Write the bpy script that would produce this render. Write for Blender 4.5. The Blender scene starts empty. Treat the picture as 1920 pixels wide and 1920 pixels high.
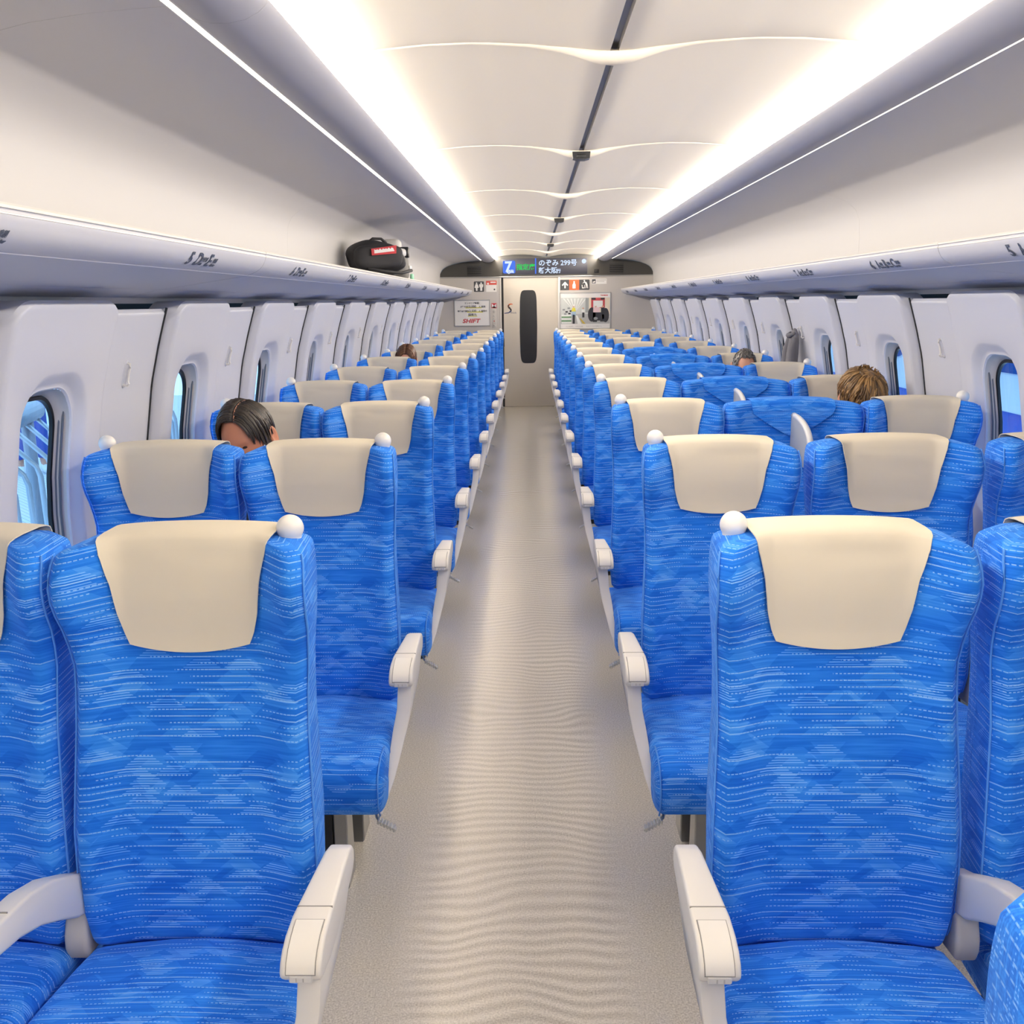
import bpy, bmesh, math, random
import numpy as np
from mathutils import Vector, Matrix

S = bpy.context.scene
C = S.collection
random.seed(7)
rng = np.random.RandomState(5)
PI = math.pi

# ------------------------------------------------------------------ camera
F_PX, VPX, VPY, ROLL = 1750.0, 996.0, 565.5, math.radians(0.45)
EYE = Vector((-0.215, 0.0, 1.49))
f_c = Vector(((VPX - 960) / F_PX, (960 - VPY) / F_PX, -1.0)).normalized()      # world +Y seen by the camera
u0 = Vector((-math.sin(ROLL), math.cos(ROLL), 0.0))
u_c = (u0 - f_c * u0.dot(f_c)).normalized()
r_c = f_c.cross(u_c)
R = Matrix(((r_c.x, r_c.y, r_c.z), (f_c.x, f_c.y, f_c.z), (u_c.x, u_c.y, u_c.z)))
cam_d = bpy.data.cameras.new('camera')
cam_d.sensor_width = 36.0
cam_d.lens = F_PX / 1920 * 36.0
cam_d.clip_start = 0.02
cam = bpy.data.objects.new('camera', cam_d)
cam.matrix_world = Matrix.Translation(EYE) @ R.to_4x4()
C.objects.link(cam)
S.camera = cam

# ------------------------------------------------------------------ sky, exposure
world = bpy.data.worlds.new('daylight')
S.world = world
world.use_nodes = True
bg = world.node_tree.nodes['Background']
bg.inputs[0].default_value = (0.36, 0.64, 1.0, 1)
bg.inputs[1].default_value = 2.6
S.view_settings.view_transform = 'Standard'
S.view_settings.look = 'None'
S.view_settings.gamma = 1.0
S.view_settings.use_curve_mapping = False
S.view_settings.exposure = 0.0
COVE, STRIP = 130.0, 5.0            # radiance of the cove lights and of the thin shelf lights
S.cycles.max_bounces = 12
S.cycles.diffuse_bounces = 7
S.cycles.glossy_bounces = 4
S.cycles.transparent_max_bounces = 12

Y0, Y1 = -5.0, 13.6                 # ends of the saloon
AC = -0.257                         # centre of the aisle
SEAT_X = {'D': -0.807, 'E': -1.245, 'C': 0.300, 'B': 0.776, 'A': 1.270}
ROW0, PITCH = 1.58, 1.04
BAY0 = 0.125                        # a wall panel starts at BAY0 + k * PITCH

# ------------------------------------------------------------------ helpers
def lin(c):
    f = lambda v: v / 12.92 if v <= 0.04045 else ((v + 0.055) / 1.055) ** 2.4
    if isinstance(c, str):
        c = tuple(int(c[i:i + 2], 16) / 255 for i in (0, 2, 4))
    return tuple(f(v) for v in c) + (1.0,)

def mat(name, col, rough=0.6, metal=0.0, spec=0.5, emit=None, strength=1.0):
    m = bpy.data.materials.new(name)
    m.use_nodes = True
    b = m.node_tree.nodes['Principled BSDF']
    b.inputs['Base Color'].default_value = lin(col)
    b.inputs['Roughness'].default_value = rough
    b.inputs['Metallic'].default_value = metal
    b.inputs['Specular IOR Level'].default_value = spec
    if emit:
        b.inputs['Emission Color'].default_value = lin(emit)
        b.inputs['Emission Strength'].default_value = strength
    return m

class NT:
    """small node-expression builder"""
    def __init__(s, m):
        s.t = m.node_tree; s.n = s.t.nodes; s.l = s.t.links
    def put(s, sock, v):
        if isinstance(v, (int, float)): sock.default_value = v
        elif isinstance(v, tuple): sock.default_value = v
        else: s.l.new(v, sock)
    def m(s, op, a, b=0.0, c=0.0, clamp=False):
        n = s.n.new('ShaderNodeMath'); n.operation = op; n.use_clamp = clamp
        s.put(n.inputs[0], a); s.put(n.inputs[1], b); s.put(n.inputs[2], c)
        return n.outputs[0]
    def vec(s, x, y, z=0.0):
        n = s.n.new('ShaderNodeCombineXYZ')
        for i, v in enumerate((x, y, z)): s.put(n.inputs[i], v)
        return n.outputs[0]
    def white(s, x, y, z=0.0):
        n = s.n.new('ShaderNodeTexWhiteNoise'); n.noise_dimensions = '3D'
        s.l.new(s.vec(x, y, z), n.inputs['Vector'])
        return n.outputs['Value']
    def noise(s, v, scale, detail=2.0, rough=0.5):
        n = s.n.new('ShaderNodeTexNoise')
        s.l.new(v, n.inputs['Vector'])
        n.inputs['Scale'].default_value = scale; n.inputs['Detail'].default_value = detail
        n.inputs['Roughness'].default_value = rough
        return n.outputs['Fac']
    def mix(s, f, a, b):
        n = s.n.new('ShaderNodeMix'); n.data_type = 'RGBA'
        s.put(n.inputs[0], f); s.put(n.inputs[6], a); s.put(n.inputs[7], b)
        return n.outputs[2]
    def uv(s):
        n = s.n.new('ShaderNodeTexCoord'); x = s.n.new('ShaderNodeSeparateXYZ')
        s.l.new(n.outputs['UV'], x.inputs[0])
        return x.outputs[0], x.outputs[1]
    def pos(s):
        n = s.n.new('ShaderNodeNewGeometry'); x = s.n.new('ShaderNodeSeparateXYZ')
        s.l.new(n.outputs['Position'], x.inputs[0])
        return n.outputs['Position'], x.outputs
    def bsdf(s): return s.n['Principled BSDF']
    def bump(s, h, strength, dist):
        n = s.n.new('ShaderNodeBump'); n.inputs['Strength'].default_value = strength; n.inputs['Distance'].default_value = dist
        s.l.new(h, n.inputs['Height']); s.l.new(n.outputs[0], s.bsdf().inputs['Normal'])

def link(o, parent=None):
    C.objects.link(o)
    if parent is not None: o.parent = parent
    return o

def mesh_data(name, V, Fc, m, smooth=True, uv=None, mats=None, fm=None):
    me = bpy.data.meshes.new(name)
    me.from_pydata([tuple(map(float, v)) for v in V], [], [tuple(map(int, f)) for f in Fc])
    for k in (mats or [m]): me.materials.append(k)
    if fm is not None: me.polygons.foreach_set('material_index', fm)
    if uv is not None:
        L = me.uv_layers.new(name='UVMap')
        vi = np.empty(len(me.loops), dtype=np.int32); me.loops.foreach_get('vertex_index', vi)
        L.data.foreach_set('uv', np.asarray(uv, dtype=np.float32)[vi].ravel())
    me.polygons.foreach_set('use_smooth', [smooth] * len(me.polygons))
    me.update()
    return me

def obj(name, me, parent=None, **props):
    o = link(bpy.data.objects.new(name, me), parent)
    for k, v in props.items(): o[k] = v
    return o

def empty(name, loc=(0, 0, 0), parent=None, **props):
    o = bpy.data.objects.new(name, None); o.empty_display_size = 0.1; o.location = loc
    link(o, parent)
    for k, v in props.items(): o[k] = v
    return o

def recalc(V, Fc):
    bm = bmesh.new()
    vs = [bm.verts.new(v) for v in V]
    for f in Fc:
        try: bm.faces.new([vs[i] for i in f])
        except ValueError: pass
    bmesh.ops.recalc_face_normals(bm, faces=bm.faces)
    return bm

def bm_mesh(name, bm, m, smooth=True, mats=None):
    me = bpy.data.meshes.new(name); bm.to_mesh(me); bm.free()
    for k in (mats or [m]): me.materials.append(k)
    me.polygons.foreach_set('use_smooth', [smooth] * len(me.polygons))
    return me

def sharp(me, ang=40):
    me.set_sharp_from_angle(angle=math.radians(ang))
    return me

def box_bm(bm, x0, x1, y0, y1, z0, z1, bev=0.0, seg=2):
    r = bmesh.ops.create_cube(bm, size=1.0)
    vs = r['verts']
    for v in vs:
        v.co = Vector((x0 + (v.co.x + .5) * (x1 - x0), y0 + (v.co.y + .5) * (y1 - y0), z0 + (v.co.z + .5) * (z1 - z0)))
    if bev > 0:
        es = list({e for v in vs for e in v.link_edges})
        bmesh.ops.bevel(bm, geom=es, offset=bev, segments=seg, affect='EDGES', profile=0.5)

def box(name, m, x0, x1, y0, y1, z0, z1, bev=0.0, parent=None, seg=2, **props):
    bm = bmesh.new(); box_bm(bm, x0, x1, y0, y1, z0, z1, bev, seg)
    return obj(name, sharp(bm_mesh(name, bm, m)), parent, **props)

def prism_bm(bm, pts, x0, x1, bev=0.0, seg=2):
    """outline in (y, z), extruded along x from x0 to x1 (x0/x1 may be functions of (y, z))"""
    fx = (lambda q, p: q(*p)) 
    a = x0 if callable(x0) else (lambda y, z: x0)
    b = x1 if callable(x1) else (lambda y, z: x1)
    va = [bm.verts.new((a(*p), p[0], p[1])) for p in pts]
    vb = [bm.verts.new((b(*p), p[0], p[1])) for p in pts]
    n = len(pts); fs = []
    fs.append(bm.faces.new(va)); fs.append(bm.faces.new(vb[::-1]))
    for i in range(n):
        fs.append(bm.faces.new((va[i], vb[i], vb[(i + 1) % n], va[(i + 1) % n])))
    bmesh.ops.recalc_face_normals(bm, faces=fs)
    if bev > 0:
        es = [e for f in fs[:2] for e in f.edges]
        bmesh.ops.bevel(bm, geom=es, offset=bev, segments=seg, affect='EDGES', profile=0.5)

def prism(name, m, pts, x0, x1, bev=0.0, seg=2):
    bm = bmesh.new(); prism_bm(bm, pts, x0, x1, bev, seg)
    return sharp(bm_mesh(name, bm, m), 35)

def tube_geo(P, r, n=8, cap=True):
    P = [Vector(p) for p in P]; V = []; Fc = []
    rr = r if isinstance(r, (list, tuple)) else [r] * len(P)
    up = Vector((0.13, 0.21, 0.97))
    for i, p in enumerate(P):
        t = (P[min(i + 1, len(P) - 1)] - P[max(i - 1, 0)]).normalized()
        a = t.cross(up)
        if a.length < 1e-3: a = t.cross(Vector((1, 0, 0)))
        a.normalize(); b = t.cross(a)
        for k in range(n):
            th = 2 * PI * k / n
            V.append(p + (a * math.cos(th) + b * math.sin(th)) * rr[i])
    for i in range(len(P) - 1):
        for k in range(n):
            Fc.append((i * n + k, i * n + (k + 1) % n, (i + 1) * n + (k + 1) % n, (i + 1) * n + k))
    if cap:
        Fc.append(tuple(range(n - 1, -1, -1))); Fc.append(tuple(range((len(P) - 1) * n, len(P) * n)))
    return V, Fc

def tube(name, m, P, r, n=8):
    V, Fc = tube_geo(P, r, n)
    return bm_mesh(name, recalc(V, Fc), m)

def lathe(name, m, prof, n=24):
    V = []; Fc = []
    for r, z in prof:
        for k in range(n): V.append((r * math.cos(2 * PI * k / n), r * math.sin(2 * PI * k / n), z))
    for i in range(len(prof) - 1):
        for k in range(n): Fc.append((i * n + k, i * n + (k + 1) % n, (i + 1) * n + (k + 1) % n, (i + 1) * n + k))
    Fc.append(tuple(range(n - 1, -1, -1))); Fc.append(tuple(range((len(prof) - 1) * n, len(prof) * n)))
    return sharp(bm_mesh(name, recalc(V, Fc), m), 60)

def extrude_y(name, m, prof, y0, y1, closed=False, smooth=True, ang=30):
    """profile in (x, z) swept along y"""
    n = len(prof); V = [(x, y0, z) for x, z in prof] + [(x, y1, z) for x, z in prof]
    k = n if closed else n - 1
    Fc = [(i, (i + 1) % n, n + (i + 1) % n, n + i) for i in range(k)]
    if closed: Fc += [tuple(range(n - 1, -1, -1)), tuple(range(n, 2 * n))]
    me = bm_mesh(name, recalc(V, Fc), m, smooth)
    return sharp(me, ang) if smooth else me

def polys(name, items, origin, ax, ay, parent=None, th=0.0006, base=0.0, **props):
    """flat print: (colour material, outline points, layer) raised by a hair in the normal direction"""
    ax, ay, o = Vector(ax), Vector(ay), Vector(origin); nz = ax.cross(ay).normalized()
    V = []; Fc = []; fm = []; ms = []
    for m, pts, lay in items:
        if m not in ms: ms.append(m)
        i0 = len(V); n = len(pts)
        for h in (0.0, 1.0):
            for x, y in pts: V.append(o + ax * x + ay * y + nz * (base + th * (lay + h)))
        Fc.append(tuple(range(i0 + n, i0 + 2 * n))); fm.append(ms.index(m))
        for i in range(n):
            Fc.append((i0 + i, i0 + (i + 1) % n, i0 + n + (i + 1) % n, i0 + n + i)); fm.append(ms.index(m))
    me = mesh_data(name, V, Fc, None, False, mats=ms, fm=fm)
    return obj(name, me, parent, **props)

def rect(x0, x1, y0, y1): return [(x0, y0), (x1, y0), (x1, y1), (x0, y1)]
def rrect(x0, x1, y0, y1, r, n=5):
    P = []
    for cx, cy, a in ((x1 - r, y0 + r, -90), (x1 - r, y1 - r, 0), (x0 + r, y1 - r, 90), (x0 + r, y0 + r, 180)):
        for k in range(n + 1):
            t = math.radians(a + 90 * k / n); P.append((cx + r * math.cos(t), cy + r * math.sin(t)))
    return P
def disc(cx, cy, r, n=20, ry=None):
    return [(cx + r * math.cos(2 * PI * k / n), cy + (ry or r) * math.sin(2 * PI * k / n)) for k in range(n)]

def text(name, body, m, size, origin, ax, ay, parent=None, align='LEFT', bold=0.0, th=0.0008, shear=0.0, sx=1.0, **props):
    """lettering as a mesh: body is a string or a list of (string, x, y, size)"""
    items = body if isinstance(body, list) else [(body, 0.0, 0.0, size)]
    bm = bmesh.new()
    for s, x, y, sz in items:
        cu = bpy.data.curves.new('lettering', 'FONT')
        cu.body = s; cu.size = sz; cu.extrude = th; cu.offset = bold; cu.align_x = align; cu.shear = shear
        cu.resolution_u = 3
        t = bpy.data.objects.new('lettering', cu); C.objects.link(t)
        dg = bpy.context.evaluated_depsgraph_get()
        me = bpy.data.meshes.new_from_object(t.evaluated_get(dg))
        b2 = bmesh.new(); b2.from_mesh(me)
        for v in b2.verts: v.co = Vector((v.co.x * sx + x, v.co.y + y, v.co.z))
        me2 = bpy.data.meshes.new('t'); b2.to_mesh(me2); b2.free(); bm.from_mesh(me2)
        bpy.data.objects.remove(t); bpy.data.curves.remove(cu); bpy.data.meshes.remove(me); bpy.data.meshes.remove(me2)
    ax = Vector(ax).normalized(); ay = Vector(ay).normalized(); nz = ax.cross(ay)
    o = Vector(origin)
    for v in bm.verts: v.co = o + ax * v.co.x + ay * v.co.y + nz * v.co.z
    return obj(name, bm_mesh(name, bm, m, False), parent, **props)

def copy_tree(o, parent=None):
    c = o.copy(); C.objects.link(c)
    if parent is not None: c.parent = parent
    for ch in o.children: copy_tree(ch, c)
    return c

def smooth(a, b, x):
    t = np.clip((np.asarray(x, float) - a) / (b - a), 0, 1)
    return t * t * (3 - 2 * t)

# ------------------------------------------------------------------ materials
M = {}
M['panel'] = mat('grey_white_plastic', 'd3d4da', 0.42, spec=0.35)
M['lining'] = mat('warm_white_lining', 'dbd8d5', 0.5, spec=0.3)
M['ceiling'] = mat('ceiling_white', 'ece2ce', 0.55, spec=0.25)
M['trough'] = mat('trough_grey', 'b3b3b9', 0.45, spec=0.35)
M['rackskin'] = mat('rack_grey', 'c9cad0', 0.45, spec=0.35)
M['rail'] = mat('rack_rail', 'e6e2da', 0.35)
M['groove'] = mat('groove_grey', '918e89', 0.6)
M['darkgap'] = mat('dark_gap', '2a2b2e', 0.8)
M['centre'] = mat('centre_strip', '9aa0ab', 0.6)
M['endwall'] = mat('end_wall_grey', 'c8c3bd', 0.45)
M['door'] = mat('door_beige', 'd3cabb', 0.5)
M['fascia'] = mat('fascia_black', '45433f', 0.35)
M['metal'] = mat('brushed_metal', 'c2c2c0', 0.3, 0.9)
M['chrome'] = mat('seat_steel', 'a5a5a3', 0.3, 0.9)
M['pedal'] = mat('pedal_steel', 'c9c9c6', 0.35, 0.7)
M['black'] = mat('black_plastic', '1b1c1f', 0.35)
M['gasket'] = mat('black_gasket', '101113', 0.4)
M['arm'] = mat('armrest_white', 'e1ddd6', 0.38, spec=0.4)
M['armgrey'] = mat('pivot_grey', 'b9b6b1', 0.45)
M['cap'] = mat('armrest_cap', 'e8e4dc', 0.35)
M['socket'] = mat('socket_grey', 'd5d3d0', 0.3)
M['knob'] = mat('knob_white', 'e9e6e0', 0.32, spec=0.45)
M['lit_piping'] = mat('lit_piping_blue', '4a8ee4', 0.7)  # seam trim, paler than the cloth to paint edges catching light
M['fin'] = mat('divider_grey', 'a2a8b0', 0.5)
M['fin_edge'] = mat('divider_rim', 'dcdcdc', 0.3)
M['skin'] = mat('skin', 'cf9477', 0.5)
M['cloth_dark'] = mat('dark_shirt', '2c3140', 0.85)
M['cloth_grey'] = mat('grey_shirt', '6d7078', 0.85)
M['white'] = mat('white_print', 'f0eeea', 0.5)
M['ink'] = mat('ink_dark', '34363f', 0.6)
M['red'] = mat('red_print', 'c8343c', 0.5)
M['eye'] = mat('eye_dark', '2a211d', .3)
M['jacket'] = mat('grey_wool', '77767c', 0.9)

def fabric():
    m = mat('blue_moquette', '2670d8', 0.85, spec=0.15)
    t = NT(m); u, v = t.uv()
    tone = 0.36
    # woven background: long thin streaks
    st = t.noise(t.vec(t.m('MULTIPLY', u, 9.0), t.m('MULTIPLY', v, 260.0)), 1.0, 1.0)
    tone = t.m('ADD', 0.04, t.m('MULTIPLY', st, 0.62))
    blotch = t.noise(t.vec(t.m('MULTIPLY', u, 16.0), t.m('MULTIPLY', v, 34.0)), 1.0, 1.0)
    tone = t.m('ADD', tone, t.m('MULTIPLY', t.m('SUBTRACT', blotch, 0.5), 0.20))
    # trapezoid facets, upright and upside down
    for k, (Wd, H, up, amp, thr) in enumerate(((0.075, 0.019, 1, 0.17, 0.66), (0.062, 0.021, 0, 0.14, 0.68), (0.10, 0.026, 1, -0.13, 0.60), (0.072, 0.0165, 1, 0.0, 0.72))):
        rv = t.m('ADD', t.m('DIVIDE', v, H), 11.3 * k + 100); ri = t.m('FLOOR', rv); fv = t.m('FRACT', rv)
        cu = t.m('ADD', t.m('ADD', t.m('DIVIDE', u, Wd), 100.0), t.white(ri, 3.1, k)); ci = t.m('FLOOR', cu); fu = t.m('FRACT', cu)
        d = t.m('MULTIPLY', t.m('ABSOLUTE', t.m('SUBTRACT', fu, 0.5)), 2.0)
        lim = t.m('SUBTRACT', 0.98, t.m('MULTIPLY', fv if up else t.m('SUBTRACT', 1.0, fv), 0.62))
        on = t.m('MULTIPLY', t.m('LESS_THAN', d, lim), t.m('GREATER_THAN', t.white(ci, ri, k + 0.5), thr))
        if amp:
            tone = t.m('ADD', tone, t.m('MULTIPLY', on, amp))
        else:
            lines = t.m('LESS_THAN', t.m('FRACT', t.m('DIVIDE', v, 0.0042)), 0.34)
            tone = t.m('ADD', tone, t.m('MULTIPLY', t.m('MULTIPLY', on, lines), 0.55))
    # dashed pale threads
    rv = t.m('ADD', t.m('DIVIDE', v, 0.0112), 50.0); ri = t.m('FLOOR', rv); fv = t.m('FRACT', rv)
    cu = t.m('ADD', t.m('ADD', t.m('DIVIDE', u, 0.20), 50.0), t.m('MULTIPLY', t.white(ri, 1.7, 9.0), 1.0)); fu = t.m('FRACT', cu)
    d = t.m('ABSOLUTE', t.m('SUBTRACT', fu, 0.5))
    seg = t.m('LESS_THAN', d, 0.40)
    dash = t.m('LESS_THAN', t.m('FRACT', t.m('DIVIDE', u, 0.0068)), t.m('SUBTRACT', 1.08, t.m('MULTIPLY', d, 1.5)))
    thread = t.m('MULTIPLY', t.m('MULTIPLY', seg, dash), t.m('LESS_THAN', fv, 0.17))
    thread = t.m('MULTIPLY', thread, t.m('GREATER_THAN', t.white(ri, t.m('FLOOR', cu), 4.4), 0.22))
    ramp = t.n.new('ShaderNodeValToRGB'); t.put(ramp.inputs[0], tone)
    e = ramp.color_ramp.elements
    e[0].position = 0.0; e[0].color = lin('0f5acb')
    e[1].position = 1.0; e[1].color = lin('7ab4fb')
    for p, c in ((0.3, '1b6edb'), (0.55, '2f84e9'), (0.78, '5099f2')):
        x = e.new(p); x.color = lin(c)
    col = t.mix(t.m('MULTIPLY', thread, 0.62), ramp.outputs[0], lin('9ccaf8'))
    t.l.new(col, t.bsdf().inputs['Base Color'])
    t.bsdf().inputs['Sheen Weight'].default_value = 0.25
    t.bsdf().inputs['Sheen Tint'].default_value = lin('7fb2f5')
    weave = t.m('MULTIPLY', t.m('SINE', t.m('MULTIPLY', u, 2500.0)), t.m('SINE', t.m('MULTIPLY', v, 3200.0)))
    t.bump(weave, 0.15, 0.0006)
    return m
M['fabric'] = fabric()

def cover_mat():
    m = mat('cream_cover', 'd8cfbc', 0.75, spec=0.2)
    t = NT(m); u, v = t.uv()
    n = t.noise(t.vec(u, v), 900.0, 1.0)
    t.bump(n, 0.1, 0.0005)
    return m
M['cover'] = cover_mat()

def floor_mat():
    m = mat('floor_vinyl', 'a8a193', 0.32, spec=0.5)
    t = NT(m); p, (x, y, z) = t.pos()
    sp = t.noise(p, 230.0, 2.0, 0.6)
    sp = t.m('MULTIPLY', t.m('SUBTRACT', sp, 0.5), 4.6)
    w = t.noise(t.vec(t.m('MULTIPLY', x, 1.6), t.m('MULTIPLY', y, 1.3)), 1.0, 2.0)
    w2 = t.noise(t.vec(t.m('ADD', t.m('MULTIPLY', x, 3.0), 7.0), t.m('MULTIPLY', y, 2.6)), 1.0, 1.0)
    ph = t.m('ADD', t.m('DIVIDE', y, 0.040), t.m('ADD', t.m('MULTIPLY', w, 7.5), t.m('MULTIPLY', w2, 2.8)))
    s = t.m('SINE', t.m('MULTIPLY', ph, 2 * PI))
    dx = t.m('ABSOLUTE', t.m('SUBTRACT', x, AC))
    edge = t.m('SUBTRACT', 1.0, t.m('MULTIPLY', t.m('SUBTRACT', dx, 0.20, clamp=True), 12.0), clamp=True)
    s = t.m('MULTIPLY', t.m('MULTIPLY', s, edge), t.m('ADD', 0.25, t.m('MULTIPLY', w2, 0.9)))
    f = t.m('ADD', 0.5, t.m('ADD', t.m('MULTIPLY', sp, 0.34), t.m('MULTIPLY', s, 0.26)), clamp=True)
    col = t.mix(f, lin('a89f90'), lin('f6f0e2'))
    t.l.new(col, t.bsdf().inputs['Base Color'])
    t.bsdf().inputs['Roughness'].default_value = 0.24
    t.bsdf().inputs['Coat Weight'].default_value = 0.45
    t.bsdf().inputs['Coat Roughness'].default_value = 0.2
    t.bump(sp, 0.05, 0.001)
    return m
M['floor'] = floor_mat()

def glass_mat():
    m = bpy.data.materials.new('window_glass'); m.use_nodes = True
    n = m.node_tree.nodes; l = m.node_tree.links
    n.remove(n['Principled BSDF'])
    tr = n.new('ShaderNodeBsdfTransparent'); tr.inputs[0].default_value = (0.93, 0.97, 1.0, 1)
    gl = n.new('ShaderNodeBsdfGlossy'); gl.inputs['Roughness'].default_value = 0.02
    lw = n.new('ShaderNodeLayerWeight'); lw.inputs[0].default_value = .5
    pw = n.new('ShaderNodeMath'); pw.operation = 'POWER'; pw.inputs[1].default_value = 4.0; l.new(lw.outputs['Facing'], pw.inputs[0])
    ml = n.new('ShaderNodeMath'); ml.operation = 'MULTIPLY_ADD'; ml.inputs[1].default_value = .55; ml.inputs[2].default_value = .02; l.new(pw.outputs[0], ml.inputs[0])
    mx = n.new('ShaderNodeMixShader')
    l.new(ml.outputs[0], mx.inputs[0]); l.new(tr.outputs[0], mx.inputs[1]); l.new(gl.outputs[0], mx.inputs[2])
    l.new(mx.outputs[0], n['Material Output'].inputs[0])
    return m
M['glass'] = glass_mat()

def emit_mat(name, col, s):
    m = bpy.data.materials.new(name); m.use_nodes = True
    n = m.node_tree.nodes; n.remove(n['Principled BSDF'])
    e = n.new('ShaderNodeEmission'); e.inputs[0].default_value = lin(col); e.inputs[1].default_value = s
    m.node_tree.links.new(e.outputs[0], n['Material Output'].inputs[0])
    return m
M['cove'] = emit_mat('cove_light', 'fff5e8', COVE)
M['strip'] = emit_mat('shelf_light', 'fff4e4', STRIP)

# ================================================================== THE SETTING
YB = [Y0, Y1]
fl = obj('floor', mesh_data('floor', [(-1.62, Y0, 0), (1.62, Y0, 0), (1.62, Y1 + .06, 0), (-1.62, Y1 + .06, 0)], [(0, 1, 2, 3)], M['floor']), kind='structure')

# ceiling: two shallow vaults either side of a recessed strip, in sheets 1.6 m long
def ceil_z(x):
    return float(np.interp(abs(x), [0, .05, .12, .22, .35, .48, .58, .66, .72, .78, .86], [2.103, 2.107, 2.118, 2.130, 2.137, 2.134, 2.126, 2.118, 2.112, 2.108, 2.106]))
ceiling = obj('ceiling', extrude_y('ceiling', M['lining'], [(-1.0, 2.24), (1.0, 2.24)], Y0, Y1), kind='structure')
JOINT0, JSTEP = 2.59, 1.60
xs = np.concatenate([np.linspace(.011, .12, 7), np.linspace(.16, .86, 14)])
sheet = {}
for sg in (-1, 1):
    prof = [(sg * x, ceil_z(x)) for x in xs] + [(sg * .86, 2.16), (sg * .011, 2.16)]
    sheet[sg] = extrude_y('ceiling_panel', M['ceiling'], prof, 0.004, JSTEP - .004, closed=True)
k0 = -5
for k in range(k0, 7):
    y = JOINT0 + k * JSTEP
    if y + JSTEP > Y1 + .05:
        me_pair = {sg: extrude_y('ceiling_panel', M['ceiling'], [(sg * x, ceil_z(x)) for x in xs] + [(sg * .86, 2.16), (sg * .011, 2.16)], 0.004, Y1 - y, closed=True) for sg in (-1, 1)}
    else: me_pair = sheet
    for sg in (-1, 1):
        o = obj('ceiling_panel', me_pair[sg], ceiling); o.location.y = y
cs = box('centre_strip', M['centre'], -.011, .011, Y0, Y1, 2.125, 2.15, parent=ceiling)
# raised lips where the ceiling sheets overlap, deepest at the middle
def lip_mesh():
    X = np.linspace(-.78, .78, 61); V = []; Fc = []
    for x in X:
        d = 0.003 + 0.020 * math.exp(-(x / .10) ** 2) + 0.005 * math.exp(-(x / .3) ** 2); z = ceil_z(x)
        w = .010 + .030 * math.exp(-(x / .12) ** 2)
        V += [(x, w, z + .004), (x, w * .3, z - d * .75), (x, -.2 * w, z - d), (x, -.8 * w, z - d * .6), (x, -w, z + .004)]
    for i in range(60):
        for j in range(4): Fc.append((i * 5 + j, i * 5 + j + 1, i * 5 + 5 + j + 1, i * 5 + 5 + j))
        Fc.append((i * 5 + 4, i * 5, i * 5 + 5, i * 5 + 9))
    return bm_mesh('joint_lip', recalc(V, Fc), M['ceiling'])
lip = lip_mesh()
for k in range(-5, 7):
    o = obj('joint_lip', lip, ceiling); o.location.y = JOINT0 + k * JSTEP
for k in (1, 3, 5):
    y = JOINT0 + k * JSTEP
    t = empty('ceiling_sensor', (0, y - .012, 2.088), label='small black sensor box on the ceiling centre line, %s of three' % {1: 'nearest', 3: 'middle', 5: 'farthest'}[k], category='sensor', group='ceiling sensors')
    bm = bmesh.new()
    pts = [(-.038, .012), (.038, .012), (.035, -.014), (.015, -.019), (-.015, -.019), (-.035, -.014)]
    va = [bm.verts.new((x, -.035, z)) for x, z in pts]; vb = [bm.verts.new((x, .025, z)) for x, z in pts]
    bm.faces.new(va); bm.faces.new(vb[::-1])
    for i in range(6): bm.faces.new((va[i], vb[i], vb[(i + 1) % 6], va[(i + 1) % 6]))
    bmesh.ops.recalc_face_normals(bm, faces=bm.faces)
    obj('housing', bm_mesh('housing', bm, M['black'], False), t)
    box('lens', M['gasket'], -.02, .02, -.038, -.034, -.012, 0.002, 0.001, parent=t)

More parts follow.
